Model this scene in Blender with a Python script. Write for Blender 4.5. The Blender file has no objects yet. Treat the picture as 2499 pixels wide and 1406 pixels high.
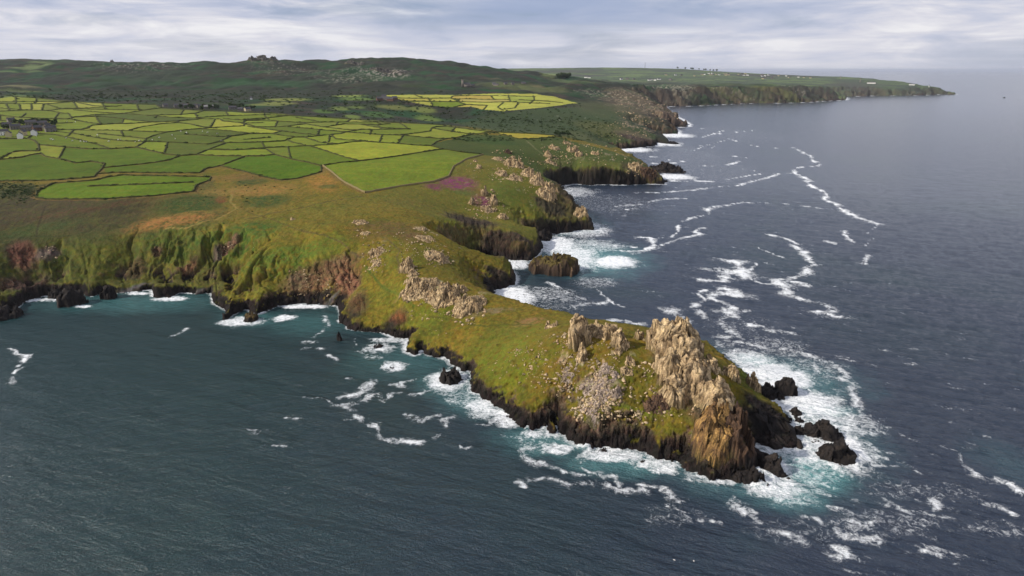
import bpy, bmesh, math, random
import numpy as np
from mathutils import Vector, Matrix
random.seed(7)
RNG = np.random.RandomState(11)
SC = bpy.context.scene
COL = SC.collection
R = math.radians

# ------------------------------------------------------------------ camera, sky, sun, exposure
F = 1666.0            # focal length in pixels of the 2499 px wide photograph
CX, CY = 1249.5, 703.0
CAMH = 150.0
TH = math.atan(531.0 / F)
cam_d = bpy.data.cameras.new('camera')
cam_d.sensor_width = 36.0
cam_d.lens = 36.0 * F / 2499.0
cam_d.clip_start = 1.0
cam_d.clip_end = 400000.0
cam = bpy.data.objects.new('camera', cam_d)
cam.location = (0, 0, CAMH)
cam.rotation_euler = (math.pi / 2 - TH, 0, 0)
COL.objects.link(cam)
SC.camera = cam

SUN_EL, SUN_AZ = R(37), R(-103)        # azimuth measured from +Y towards +X
sun_d = bpy.data.lights.new('sun', 'SUN')
sun_d.energy = 4.7
sun_d.angle = R(2.0)
sun_d.color = (1.0, 0.93, 0.82)
sun = bpy.data.objects.new('sun', sun_d)
sv = Vector((math.sin(SUN_AZ) * math.cos(SUN_EL), math.cos(SUN_AZ) * math.cos(SUN_EL), math.sin(SUN_EL)))
sun.rotation_euler = sv.to_track_quat('Z', 'Y').to_euler()
sun.location = (-400, -100, 600)
COL.objects.link(sun)

W = bpy.data.worlds.new('World')
SC.world = W
W.use_nodes = True


class NT:
    """small helper for node trees"""
    def __init__(self, tree):
        self.t = tree
        tree.nodes.clear()

    def n(self, typ, **kw):
        nd = self.t.nodes.new(typ)
        for k, v in kw.items():
            if k.startswith('_'):
                setattr(nd, k[1:], v)
            else:
                key = int(k[1:]) if (k[0] == 'i' and k[1:].isdigit()) else k.replace('__', ' ')
                inp = nd.inputs[key]
                if isinstance(v, bpy.types.NodeSocket):
                    self.t.links.new(v, inp)
                else:
                    inp.default_value = v
        return nd

    def math(self, op, a, b=0.0, c=None, clamp=False):
        kw = dict(i0=a, i1=b)
        if c is not None:
            kw['i2'] = c
        nd = self.n('ShaderNodeMath', _operation=op, _use_clamp=clamp, **kw)
        return nd.outputs[0]

    def mix(self, f, a, b, mode='MIX'):
        nd = self.t.nodes.new('ShaderNodeMix')
        nd.data_type = 'RGBA'
        nd.blend_type = mode
        for idx, v in ((0, f), (6, a), (7, b)):
            if isinstance(v, bpy.types.NodeSocket):
                self.t.links.new(v, nd.inputs[idx])
            else:
                nd.inputs[idx].default_value = v if idx == 0 else (tuple(v) + (1,))[:4]
        return nd.outputs[2]

    def ramp(self, f, stops, interp='LINEAR'):
        nd = self.t.nodes.new('ShaderNodeValToRGB')
        nd.color_ramp.interpolation = interp
        e = nd.color_ramp.elements
        while len(e) < len(stops):
            e.new(0.5)
        for k, (p, c) in enumerate(stops):
            e[k].position = p
            e[k].color = (tuple(c) + (1,))[:4] if hasattr(c, '__len__') else (c, c, c, 1)
        self.t.links.new(f, nd.inputs[0])
        return nd.outputs[0]

    def noise(self, vec, scale, detail=4, rough=0.5, dist=0.0):
        return self.n('ShaderNodeTexNoise', Vector=vec, Scale=scale, Detail=detail, Roughness=rough, Distortion=dist).outputs['Fac']

    def link(self, a, b):
        self.t.links.new(a, b)


def build_world():
    k = NT(W.node_tree)
    sky = k.n('ShaderNodeTexSky', _sky_type='NISHITA', _sun_disc=False, _sun_elevation=SUN_EL,
              _sun_rotation=SUN_AZ, _altitude=100, _dust_density=1.5)
    skyc = k.mix(1.0, sky.outputs[0], (0.085, 0.085, 0.085), 'MULTIPLY')
    tc = k.n('ShaderNodeTexCoord').outputs['Generated']
    sep = k.n('ShaderNodeSeparateXYZ', Vector=tc)
    zz = k.math('MAXIMUM', sep.outputs[2], 0.0)
    # cloud sheet seen in perspective: divide by height above the horizon
    den = k.math('ADD', zz, 0.045)
    u = k.math('DIVIDE', sep.outputs[0], den)
    v = k.math('DIVIDE', sep.outputs[1], den)
    vec = k.n('ShaderNodeCombineXYZ', X=u, Y=v, Z=0.3).outputs[0]
    flat = k.n('ShaderNodeVectorMath', _operation='MULTIPLY', i0=tc, i1=(3.6, 3.6, 21.0)).outputs[0]
    flat2 = k.n('ShaderNodeVectorMath', _operation='ADD', i0=flat, i1=(3.1, 1.7, 0.4)).outputs[0]
    big = k.noise(flat2, 0.95, 3, 0.5)
    n1 = k.noise(vec, 0.26, 6, 0.55, 0.6)
    n2 = k.noise(flat, 2.2, 9, 0.6, 0.5)
    mx = k.math('ADD', k.math('MULTIPLY', n1, 0.45), k.math('MULTIPLY', n2, 0.55))
    cloud = k.ramp(mx, [(0.38, (0.42, 0.48, 0.64)), (0.47, (0.58, 0.61, 0.73)), (0.53, (0.72, 0.72, 0.79)), (0.61, (0.92, 0.91, 0.92))])
    cover = k.ramp(k.math('ADD', k.math('MULTIPLY', big, 0.65), k.math('MULTIPLY', mx, 0.35)),
                   [(0.36, 0.25), (0.50, 1.0)])
    blue = k.mix(0.5, skyc, (0.20, 0.31, 0.52))
    body = k.mix(cover, blue, cloud)
    # pale band of thick air low over the horizon
    hz = k.ramp(zz, [(0.0, 1.0), (0.035, 0.55), (0.075, 0.0)])
    # a wide thinner stretch of the cloud sheet through which the blue shows
    az = k.math('ABSOLUTE', k.math('SUBTRACT', k.math('DIVIDE', sep.outputs[0], k.math('MAXIMUM', sep.outputs[1], 0.05)), 0.05))
    g1 = k.ramp(k.math('ADD', az, k.math('MULTIPLY', k.math('SUBTRACT', n1, 0.5), 0.5)), [(0.05, 1.0), (0.42, 0.0)])
    g2 = k.ramp(k.math('ADD', zz, k.math('MULTIPLY', k.math('SUBTRACT', n2, 0.5), 0.09)), [(0.035, 0.0), (0.07, 1.0), (0.30, 0.8), (0.6, 0.3)])
    body = k.mix(k.math('MULTIPLY', k.math('MULTIPLY', g1, g2), 0.8), body, (0.33, 0.41, 0.60))
    body = k.mix(k.math('MULTIPLY', hz, 0.55), body, (0.70, 0.70, 0.77))
    bg = k.n('ShaderNodeBackground', Color=body, Strength=1.0)
    out = k.n('ShaderNodeOutputWorld')
    k.link(bg.outputs[0], out.inputs['Surface'])


build_world()
SC.view_settings.view_transform = 'Standard'
SC.view_settings.look = 'None'
SC.view_settings.exposure = 0.0
SC.view_settings.gamma = 1.0
SC.view_settings.use_curve_mapping = False


# ------------------------------------------------------------------ tags
def tag(o, label=None, cat=None, group=None, kind=None):
    if label: o['label'] = label
    if cat: o['category'] = cat
    if group: o['group'] = group
    if kind: o['kind'] = kind
    return o


def link(name, me, parent=None, mat=None):
    o = bpy.data.objects.new(name, me)
    COL.objects.link(o)
    if parent: o.parent = parent
    if mat is not None and me is not None and len(me.materials) == 0:
        me.materials.append(mat)
    return o


ORD = ['nearest', 'second nearest', 'third nearest', 'fourth nearest', 'fifth nearest', 'sixth nearest', 'seventh nearest', 'eighth nearest', 'ninth nearest', 'tenth nearest', 'eleventh nearest', 'twelfth nearest', 'thirteenth nearest', 'fourteenth nearest', 'fifteenth nearest', 'sixteenth nearest']
ORD += ['%s nearest' % w for w in 'seventeenth eighteenth nineteenth twentieth'.split()]


def by_landmark(items, marks, text):
    """items (object, x, y); marks name -> (x, y); a label that ranks each thing from the landmark next to it"""
    near = {}
    for o, x, y in items:
        m = min(marks, key=lambda k: math.hypot(marks[k][0] - x, marks[k][1] - y))
        near.setdefault(m, []).append((math.hypot(marks[m][0] - x, marks[m][1] - y), o))
    for m, lst in near.items():
        lst.sort(key=lambda t: t[0])
        for i, (_, o) in enumerate(lst):
            o['label'] = '%s, %s to %s' % (text, ORD[i] if i < len(ORD) else 'farther out', m)


def empty(name, loc, rz=0.0):
    o = bpy.data.objects.new(name, None)
    o.empty_display_size = 0.5
    COL.objects.link(o)
    o.location = loc
    o.rotation_euler = (0, 0, rz)
    return o


def mesh_np(name, verts, faces, attrs=None, smooth=True):
    """verts (N,3), faces (M,k) arrays; attrs name -> (N,) or (N,3)"""
    verts = np.ascontiguousarray(verts, dtype=np.float32)
    faces = np.ascontiguousarray(faces, dtype=np.int32)
    me = bpy.data.meshes.new(name)
    nv, (nf, kk) = len(verts), faces.shape
    me.vertices.add(nv)
    me.vertices.foreach_set('co', verts.ravel())
    me.loops.add(nf * kk)
    me.loops.foreach_set('vertex_index', faces.ravel())
    me.polygons.add(nf)
    me.polygons.foreach_set('loop_start', np.arange(0, nf * kk, kk, dtype=np.int32))
    if smooth:
        me.polygons.foreach_set('use_smooth', np.ones(nf, dtype=bool))
    me.update(calc_edges=True)
    for an, av in (attrs or {}).items():
        av = np.asarray(av, dtype=np.float32)
        if av.ndim == 1:
            a = me.attributes.new(an, 'FLOAT', 'POINT')
            a.data.foreach_set('value', av)
        else:
            a = me.attributes.new(an, 'FLOAT_COLOR', 'POINT')
            c4 = np.ones((nv, 4), dtype=np.float32)
            c4[:, :3] = av
            a.data.foreach_set('color', c4.ravel())
    return me


# ------------------------------------------------------------------ numpy noise
def _hash(ix, iy, iz, seed):
    h = (ix.astype(np.uint32) * np.uint32(374761393) + iy.astype(np.uint32) * np.uint32(668265263)
         + (iz.astype(np.uint32) if iz is not None else np.uint32(0)) * np.uint32(2147483647 - 1013) + np.uint32(seed * 7919 + 13))
    h = (h ^ (h >> np.uint32(13))) * np.uint32(1274126177)
    h = (h ^ (h >> np.uint32(16))) * np.uint32(2246822519)
    return ((h ^ (h >> np.uint32(15))) & np.uint32(0xFFFFFF)).astype(np.float32) / np.float32(16777216.0)


def vn2(x, y, seed=0):
    """gradient noise about -1..1"""
    x = np.asarray(x, np.float32); y = np.asarray(y, np.float32)
    fx = np.floor(x); fy = np.floor(y)
    ix = fx.astype(np.int64); iy = fy.astype(np.int64)
    tx = x - fx; ty = y - fy
    sx = tx * tx * tx * (tx * (tx * 6 - 15) + 10); sy = ty * ty * ty * (ty * (ty * 6 - 15) + 10)
    def g(dx, dy):
        a = _hash(ix + dx, iy + dy, None, seed) * np.float32(6.2831853)
        return np.cos(a) * (tx - dx) + np.sin(a) * (ty - dy)
    a = g(0, 0); b = g(1, 0); c = g(0, 1); d = g(1, 1)
    return (a + (b - a) * sx + (c - a) * sy + (a - b - c + d) * sx * sy) * np.float32(1.5)


def fbm2(x, y, octs=4, seed=0, gain=0.5, lac=2.03):
    s = 0; a = 1.0; t = 0
    for k in range(octs):
        s = s + a * vn2(x * lac ** k + 17.3 * k, y * lac ** k - 9.1 * k, seed + k)
        t += a; a *= gain
    return s / t


def vn3(x, y, z, seed=0):
    x = np.asarray(x, np.float32); y = np.asarray(y, np.float32); z = np.asarray(z, np.float32)
    fx = np.floor(x); fy = np.floor(y); fz = np.floor(z)
    ix = fx.astype(np.int64); iy = fy.astype(np.int64); iz = fz.astype(np.int64)
    tx = x - fx; ty = y - fy; tz = z - fz
    sx = tx * tx * (3 - 2 * tx); sy = ty * ty * (3 - 2 * ty); sz = tz * tz * (3 - 2 * tz)
    r = 0
    for dx in (0, 1):
        for dy in (0, 1):
            for dz in (0, 1):
                w = (sx if dx else 1 - sx) * (sy if dy else 1 - sy) * (sz if dz else 1 - sz)
                r = r + w * _hash(ix + dx, iy + dy, iz + dz, seed)
    return r * 2 - 1


def fbm3(x, y, z, octs=3, seed=0, gain=0.5):
    s = 0; a = 1.0; t = 0
    for k in range(octs):
        s = s + a * vn3(x * 2.03 ** k + 5.1 * k, y * 2.03 ** k, z * 2.03 ** k, seed + k)
        t += a; a *= gain
    return s / t


def voro3(p, scale, seed=0):
    """cell value, F1 and F2 for points (N,3)"""
    q = (p / scale).astype(np.float32)
    b = np.floor(q).astype(np.int64)
    f1 = np.full(len(p), 9.0, np.float32); f2 = f1.copy(); cv = np.zeros(len(p), np.float32)
    for dx in (-1, 0, 1):
        for dy in (-1, 0, 1):
            for dz in (-1, 0, 1):
                cx, cy, cz = b[:, 0] + dx, b[:, 1] + dy, b[:, 2] + dz
                ox = cx + _hash(cx, cy, cz, seed); oy = cy + _hash(cx, cy, cz, seed + 1); oz = cz + _hash(cx, cy, cz, seed + 2)
                d = np.sqrt((q[:, 0] - ox) ** 2 + (q[:, 1] - oy) ** 2 + (q[:, 2] - oz) ** 2).astype(np.float32)
                v = _hash(cx, cy, cz, seed + 3)
                n = d < f1
                f2 = np.where(n, f1, np.minimum(f2, d))
                cv = np.where(n, v, cv)
                f1 = np.where(n, d, f1)
    return cv, f1, f2


def voro2(x, y, seed=0):
    ix = np.floor(x).astype(np.int64); iy = np.floor(y).astype(np.int64)
    f1 = np.full(x.shape, 9.0, np.float32); f2 = f1.copy(); cv = np.zeros(x.shape, np.float32)
    for dx in (-1, 0, 1):
        for dy in (-1, 0, 1):
            cx, cy = ix + dx, iy + dy
            d = np.hypot(x - cx - _hash(cx, cy, None, seed), y - cy - _hash(cx, cy, None, seed + 1)).astype(np.float32)
            n = d < f1
            f2 = np.where(n, f1, np.minimum(f2, d)); cv = np.where(n, _hash(cx, cy, None, seed + 2), cv); f1 = np.where(n, d, f1)
    return cv, f1, f2


def sstep(a, b, x):
    t = np.clip((x - a) / (b - a), 0, 1)
    return t * t * (3 - 2 * t)


# ------------------------------------------------------------------ points of the place
CT, ST = math.cos(TH), math.sin(TH)


def ray(px, py):
    u = (px - CX) / F; v = (CY - py) / F
    return u, CT + v * ST, -ST + v * CT


def at_z(px, py, z=0.0):
    dx, dy, dz = ray(px, py)
    if dz > -1e-4: dz = -1e-4
    t = (z - CAMH) / dz
    return dx * t, dy * t


def at_d(px, py, D):
    """the point at forward distance D (world y) on the line of sight"""
    dx, dy, dz = ray(px, py)
    t = D / dy
    return dx * t, D, CAMH + dz * t


def zm(x0, y0, s, pts):
    return [(x0 + x / s, y0 + y / s) for x, y in pts]


# the shore, traced at sea level
COAST_PX = [(-900, 700), (-300, 760), (-40, 775), (22, 772), (54, 741), (86, 728), (124, 722), (151, 722), (200, 718), (224, 724), (240, 718),
            (262, 712), (284, 716), (320, 713), (367, 709), (370, 725), (413, 727), (440, 716), (480, 718), (513, 716), (516, 740),
            (540, 752), (556, 762), (546, 780), (558, 776), (578, 764), (598, 756), (606, 760), (627, 770), (645, 764), (660, 754), (681, 745), (722, 741),
            (760, 741), (800, 745), (825, 749), (830, 765), (826, 787), (843, 789), (846, 804), (889, 810), (930, 812), (955, 824), (1000, 827),
            (988, 836), (988, 860), (1011, 868), (1022, 866), (1030, 856), (1038, 864), (1051, 868), (1089, 876), (1100, 888), (1122, 905),
            (1146, 908), (1154, 930), (1150, 953), (1170, 966), (1186, 981), (1222, 995), (1240, 1014), (1266, 1036), (1295, 1046),
            (1333, 1043), (1352, 1060), (1362, 1058), (1352, 1042), (1366, 1056), (1384, 1076), (1400, 1088), (1438, 1093), (1505, 1096), (1545, 1096),
            (1575, 1102), (1600, 1120), (1640, 1124), (1668, 1120), (1676, 1146), (1708, 1160), (1740, 1174), (1787, 1177), (1824, 1163), (1851, 1142),
            (1875, 1146), (1890, 1162), (1920, 1160), (1916, 1142), (1880, 1112), (1836, 1096), (1850, 1086), (1886, 1100), (1937, 1101), (1949, 1078),
            (1940, 1055), (1928, 1030), (1900, 1004), (1868, 982), (1850, 968), (1842, 948), (1826, 935), (1800, 915), (1783, 903), (1760, 890), (1735, 868),
            (1700, 850), (1640, 842), (1560, 850), (1480, 838), (1420, 815), (1340, 792), (1260, 765), (1212, 748), (1198, 730), (1190, 713), (1232, 703),
            (1258, 696), (1261, 674), (1252, 664), (1235, 657), (1200, 668), (1140, 668), (1095, 656), (1120, 640), (1170, 632), (1215, 633), (1260, 637), (1300, 636),
            (1312, 624), (1328, 606), (1322, 592), (1312, 586), (1290, 590), (1290, 580), (1318, 580), (1340, 572), (1386, 569), (1421, 561), (1448, 563), (1446, 548), (1430, 533),
            (1392, 512), (1366, 488), (1350, 474), (1340, 462), (1348, 456), (1368, 455), (1400, 449), (1440, 452), (1486, 450), (1508, 453), (1560, 450), (1622, 450), (1624, 445),
            (1605, 436), (1592, 426), (1580, 412), (1558, 398), (1525, 386), (1498, 376), (1488, 368), (1494, 364), (1520, 364), (1564, 359), (1602, 356), (1606, 349),
            (1633, 352), (1635, 348), (1620, 337), (1606, 330), (1592, 326), (1620, 327), (1656, 327), (1658, 320), (1640, 314), (1640, 311), (1681, 310), (1684, 304),
            (1668, 294), (1650, 284), (1630, 270), (1620, 262), (1633, 260), (1697, 259), (1750, 256), (1789, 254), (1840, 252), (1900, 252), (1968, 250), (2010, 247), (2063, 244),
            (2064, 238), (2050, 236), (2136, 234), (2234, 233), (2290, 231), (2332, 230.5), (2300, 227), (2240, 222), (2150, 212), (2060, 203), (1960, 194), (1880, 186)]
COAST = np.array([at_z(a, b) for a, b in COAST_PX] + [(9000, 30000), (-60000, 60000), (-60000, 300)], dtype=np.float64)

# the land surface: (photo x, photo y, height) where it is seen
H_PTS = [
    # left cove slope and fields
    (-300, 500, 45), (-300, 400, 58), (-300, 300, 74), (-300, 245, 90), (0, 490, 46), (150, 487, 47), (300, 487, 47), (450, 480, 47), (0, 600, 30), (200, 590, 30), (350, 575, 32), (500, 560, 35),
    (0, 400, 56), (300, 400, 56), (600, 400, 56), (0, 300, 72), (300, 300, 71), (600, 300, 70), (0, 245, 88), (300, 245, 86), (600, 262, 78), (800, 340, 62), (850, 410, 54),
    (700, 430, 50), (892, 472, 45), (1000, 420, 50), (1100, 380, 54), (1000, 340, 60), (1150, 318, 59), (900, 300, 66), (1050, 305, 62), (1250, 335, 52), (1360, 334, 49), (700, 280, 74),
    # main grass headland
    (600, 560, 36), (700, 500, 43), (700, 560, 37), (750, 620, 27), (650, 640, 26), (800, 560, 39), (900, 520, 42), (900, 560, 39), (900, 650, 25), (950, 600, 34), (1000, 540, 39), (1050, 580, 35),
    (1060, 545, 36), (1100, 620, 27), (1140, 640, 22), (1200, 655, 14), (1245, 675, 9), (1000, 620, 32), (1000, 690, 24), (1100, 700, 22), (1150, 730, 20), (900, 720, 13), (950, 760, 10),
    (1050, 780, 11), (1120, 830, 9), (1180, 880, 9), (1250, 955, 9), (1250, 850, 16), (1250, 755, 19), (1180, 800, 15), (1350, 985, 12), (1400, 1000, 13), (1400, 900, 23), (1400, 810, 31), (1320, 790, 21),
    (1500, 1030, 13), (1500, 930, 22), (1500, 840, 31), (1600, 1035, 12), (1600, 950, 20), (1600, 870, 28), (1550, 832, 30), (1670, 850, 30), (1700, 920, 27), (1700, 1045, 15), (1760, 1010, 21), (1740, 1100, 9),
    (1800, 960, 17), (1850, 935, 8), (1780, 900, 12), (1860, 1010, 10), (1830, 1060, 6), (1900, 1060, 5),
    # heather hill and second headland
    (1000, 480, 42), (1130, 450, 42), (1060, 500, 36), (1150, 530, 25), (1250, 560, 22), (1290, 580, 14), (1180, 400, 52), (1270, 400, 50), (1340, 450, 37), (1230, 470, 36), (1300, 520, 22), (1400, 520, 14), (1430, 530, 13), (1400, 495, 22),
    # third headland
    (1150, 350, 52), (1250, 370, 44), (1350, 390, 32), (1400, 350, 42), (1480, 366, 36), (1540, 388, 29), (1500, 408, 25), (1400, 414, 24), (1580, 420, 14), (1330, 420, 22),
    # valley, yellow fields and fourth headland
    (1100, 290, 46), (1200, 310, 44), (1300, 320, 42), (1200, 270, 62), (1000, 240, 84), (1200, 240, 80), (1350, 245, 74), (1400, 300, 42), (1450, 320, 32), (1500, 300, 38), (1550, 315, 26), (1590, 335, 12), (900, 270, 66), (800, 280, 70), (750, 240, 86),
    (1500, 230, 74), (1560, 243, 62), (1620, 272, 40), (1660, 292, 18), (1400, 270, 58), (1450, 240, 72),
    # far moor and farmland
    (1500, 205, 96), (1400, 205, 104), (1200, 205, 108),
]
# (photo x, photo y, forward distance)
D_PTS = [
    # first slopes of the moor
    (-300, 200, 2300), (0, 200, 2250), (300, 210, 2200), (600, 215, 2150), (900, 205, 2250),
    # skyline of the near hills
    (-300, 150, 3300), (0, 146, 3300), (120, 142, 3300), (270, 150, 3250), (400, 154, 3250), (500, 157, 3200), (570, 155, 3100), (592, 150, 3080), (612, 143, 3050), (640, 139, 3050), (668, 141, 3050), (695, 145, 3100), (760, 147, 3200), (830, 146, 3300),
    (900, 143, 3400), (990, 140, 3400), (1050, 145, 3400), (1180, 160, 3300), (1300, 180, 3150), (1400, 193, 3000),
    (800, 172, 2700), (860, 162, 2760), (920, 172, 2720), (960, 186, 2650),
    # land beyond, towards the lighthouse point
    (1200, 168, 8000), (1320, 167, 8000), (1440, 165, 8200), (1570, 166, 8300), (1690, 170, 8300), (1740, 177, 8400), (1300, 176, 6200), (1500, 180, 6000), (1700, 183, 6200), (1600, 195, 4800), (1400, 186, 5200), (1800, 181, 8500), (1880, 184, 8600),
    (1640, 208, 3750), (1720, 208, 3600), (1850, 207, 3600), (1950, 207, 3600), (2030, 212, 3560), (1560, 210, 3600), (1900, 190, 6000), (2000, 191, 6200), (2060, 202, 5000), (2100, 196, 5500), (2170, 206, 4900), (2240, 211, 4720), (2300, 221, 4560),
]
# hidden falls behind the skylines: (x photo, forward distance, height)
B_PTS = [(860, 2960, 150), (800, 2960, 150), (930, 2950, 146), (-300, 4600, 120), (0, 4600, 120), (300, 4600, 120), (600, 4600, 110), (900, 5000, 120), (1100, 5000, 120), (1200, 5000, 120), (600, 9000, 100), (0, 9000, 100), (1200, 12000, 100), (1570, 12000, 90), (1800, 12000, 60)]

cp, cz = [], []
for a, b, z in H_PTS:
    x, y = at_z(a, b, z); cp.append((x, y)); cz.append(z)
for a, b, D in D_PTS:
    x, y, z = at_d(a, b, D); cp.append((x, y)); cz.append(z)
for a, D, z in B_PTS:
    cp.append(((a - CX) / F * D / CT, D)); cz.append(z)
cp = np.array(cp); cz = np.array(cz)


def lp(x, y):
    return np.arctan2(x, y) * 1.0, np.log(np.hypot(x, y))


EPS = 0.012


def rbf_fit(P, V, eps=EPS, lam=1e-4):
    a, b = lp(P[:, 0], P[:, 1])
    d = np.sqrt((a[:, None] - a[None]) ** 2 + (b[:, None] - b[None]) ** 2 + eps ** 2)
    n = len(P)
    A = np.zeros((n + 3, n + 3))
    A[:n, :n] = d + np.eye(n) * lam * -1
    Q = np.stack([np.ones(n), a, b], 1)
    A[:n, n:] = Q; A[n:, :n] = Q.T
    w = np.linalg.solve(A, np.concatenate([V, np.zeros(3)]))
    return a, b, w, eps


def rbf_eval(fit, x, y):
    a, b, w, eps = fit
    xa, xb = lp(x, y)
    xa = xa.astype(np.float32); xb = xb.astype(np.float32)
    out = (w[-3] + w[-2] * xa + w[-1] * xb).astype(np.float32)
    for i in range(len(a)):
        out += np.float32(w[i]) * np.sqrt((xa - np.float32(a[i])) ** 2 + (xb - np.float32(b[i])) ** 2 + np.float32(eps ** 2))
    return out


fitH = rbf_fit(cp, cz)

# cliff character along the shore: (photo x, y at sea level, height of bare cliff, slope of the ground above it)
CL = [(-300, 760, 8, 0.7), (0, 775, 8, 0.68), (150, 722, 8, 0.68), (320, 713, 3, 0.68), (420, 727, 8, 0.68), (480, 718, 4, 0.68), (540, 752, 7, 0.68), (620, 768, 9, 0.68), (722, 741, 10, 0.68), (800, 745, 9, 0.9),
      (835, 790, 7, 0.8), (930, 812, 5, 0.9), (990, 850, 7, 1.2), (1089, 876, 7, 1.0), (1154, 930, 8, 1.0), (1222, 995, 9, 1.0), (1333, 1045, 12, 1.0), (1438, 1093, 12, 1.0), (1545, 1096, 12, 1.0),
      (1640, 1124, 11, 0.9), (1740, 1174, 10, 1.3), (1900, 1150, 3, 0.7), (1937, 1090, 5, 0.6), (1868, 982, 5, 0.8), (1783, 903, 8, 0.9), (1560, 850, 10, 1.0), (1340, 792, 6, 0.9), (1198, 730, 6, 0.9), (1258, 690, 9, 1.2),
      (1120, 650, 18, 2.0), (1200, 633, 20, 1.0), (1300, 630, 14, 1.0), (1386, 569, 13, 1.0), (1440, 560, 13, 1.2), (1392, 512, 10, 1.0), (1400, 449, 24, 0.5), (1500, 450, 22, 0.5), (1600, 445, 9, 0.7),
      (1558, 398, 6, 0.6), (1564, 359, 12, 0.4), (1620, 345, 7, 0.4), (1650, 325, 12, 0.6), (1680, 308, 16, 0.7), (1697, 259, 14, 0.6), (1840, 252, 14, 0.55), (2060, 242, 16, 0.7), (2136, 234, 15, 0.5), (2300, 230, 12, 0.5)]
clp = np.array([at_z(a, b) for a, b, _, _ in CL])
fitR = rbf_fit(clp, np.array([c[2] for c in CL], float), 0.02)
fitG = rbf_fit(clp, np.array([c[3] for c in CL], float), 0.02)


def coast_sd(x, y):
    """signed distance to the shore, positive on land"""
    P = COAST; Q = np.roll(P, -1, 0)
    best = np.full(x.shape, 1e12, np.float32)
    ins = np.zeros(x.shape, bool)
    x = x.astype(np.float32); y = y.astype(np.float32)
    for (ax, ay), (bx, by) in zip(P, Q):
        ax, ay, bx, by = map(np.float32, (ax, ay, bx, by))
        ex, ey = bx - ax, by - ay
        t = np.clip(((x - ax) * ex + (y - ay) * ey) / (ex * ex + ey * ey + np.float32(1e-9)), 0, 1)
        d = (x - ax - t * ex) ** 2 + (y - ay - t * ey) ** 2
        np.minimum(best, d, out=best)
        c = ((ay > y) != (by > y))
        if c.any():
            xi = ax + (y - ay) * (ex / (ey if ey != 0 else np.float32(1e-9)))
            ins ^= c & (x < xi)
    d = np.sqrt(best)
    return np.where(ins, d, -d)


# ------------------------------------------------------------------ the grid the ground is measured on (rings and spokes)
AZ0, AZ1, NA = R(-40), R(40), 1120
rr = [222.0]
while rr[-1] < 13500:
    r_ = rr[-1]
    rr.append(r_ + max(0.52, 0.52 + (r_ - 480) * 0.0050))
RR = np.array(rr)
NR = len(RR)
AZ = np.linspace(AZ0, AZ1, NA)


def terrain(x, y):
    """height and helper fields at world x, y (float32 arrays)"""
    r = np.hypot(x, y)
    sd = coast_sd(x, y)
    h = rbf_eval(fitH, x, y)
    rb = np.clip(rbf_eval(fitR, x, y), 3, 26)
    g = np.clip(rbf_eval(fitG, x, y), 0.3, 2.2)
    k = np.clip(r / 600.0, 0.8, 4.0).astype(np.float32)
    # ragged shore and gullies
    rag = fbm2(x / (16 * k), y / (16 * k), 4, 3, 0.6) * 3.2 * k
    cell, f1, f2 = voro2(x / (7.5 * k) + rag * 0.05, y / (7.5 * k), 5)
    rag += (cell - 0.5) * 1.6 * k
    leftcove = sstep(-60, -160, x) * sstep(640, 560, r)
    xw = x + fbm2(x / 40.0, y / 40.0, 3, 25) * 26.0
    gul = (1 - np.abs(fbm2(xw / 17.0, y / 60.0 + x / 90.0, 4, 21, 0.6))) ** 4 * (0.4 + 1.2 * sstep(-.3, .4, vn2(x / 55.0, y / 300.0, 27)))
    gul2 = (1 - np.abs(vn2(xw / 44.0 + 4.4, y / 120.0, 31))) ** 7
    dd = sd + rag
    dd = dd + sstep(1300, 2200, r) * sstep(0, 30, sd) * sstep(400, 120, sd) * ((1 - np.abs(fbm2(x / 120.0 + fbm2(x / 150.0, y / 150.0, 3, 52) * 1.2, y / 240.0, 4, 51, 0.6))) ** 2.2 * -60 + 14)
    shore = dd
    dcl = dd - leftcove * sstep(2, 16, sd) * (gul * 6 + gul2 * 11)
    s1 = 2.6
    c1 = s1 * dcl
    c2 = rb * (1 + 0.35 * fbm2(x / (22 * k), y / (22 * k), 3, 9)) + g * (dcl - rb / s1)
    kk = 1.6
    c = -np.logaddexp(-np.clip(c1, -60, 400) / kk, -np.clip(c2, -60, 400) / kk) * kk
    kh = 3.0
    z = -np.logaddexp(-c / kh, -h / kh) * kh
    z = np.where(shore < 0, np.maximum(shore * 1.2, -7), np.minimum(z, np.maximum(shore, 0) * 6 + 0.2))
    inl = sstep(3, 40, sd)
    z = z + inl * (fbm2(x / 60.0, y / 60.0, 4, 41) * 1.6 * np.clip(1 - r / 1500, 0.25, 1))
    z = z + sstep(1, 6, sd) * sstep(900, 500, r) * fbm2(x / 2.6, y / 2.6, 3, 45) * 0.32
    z = z + sstep(1, 6, sd) * (fbm2(x / 9.0, y / 9.0, 4, 43, 0.6) * 0.8 + leftcove * fbm2(x / 14.0, y / 14.0, 3, 44) * 1.5) * sstep(1200, 600, r)
    far = sstep(1500, 2600, r)
    z = z + sstep(1700, 2300, r) * sstep(4500, 3600, r) * ((1 - np.abs(fbm2(x / 190.0 + 2, y / 330.0, 3, 48))) ** 2 * -16 + fbm2(x / 60.0, y / 60.0, 3, 49) * 4 + 8)
    z = z + sstep(3300, 3900, r) * inl * (fbm2(x / 420.0, y / 700.0, 4, 53) * 10)
    z = z + far * fbm2(x / 260.0, y / 260.0, 4, 47) * 9 * inl * sstep(8000, 5500, r)
    return z.astype(np.float32), sd, h, c


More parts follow.
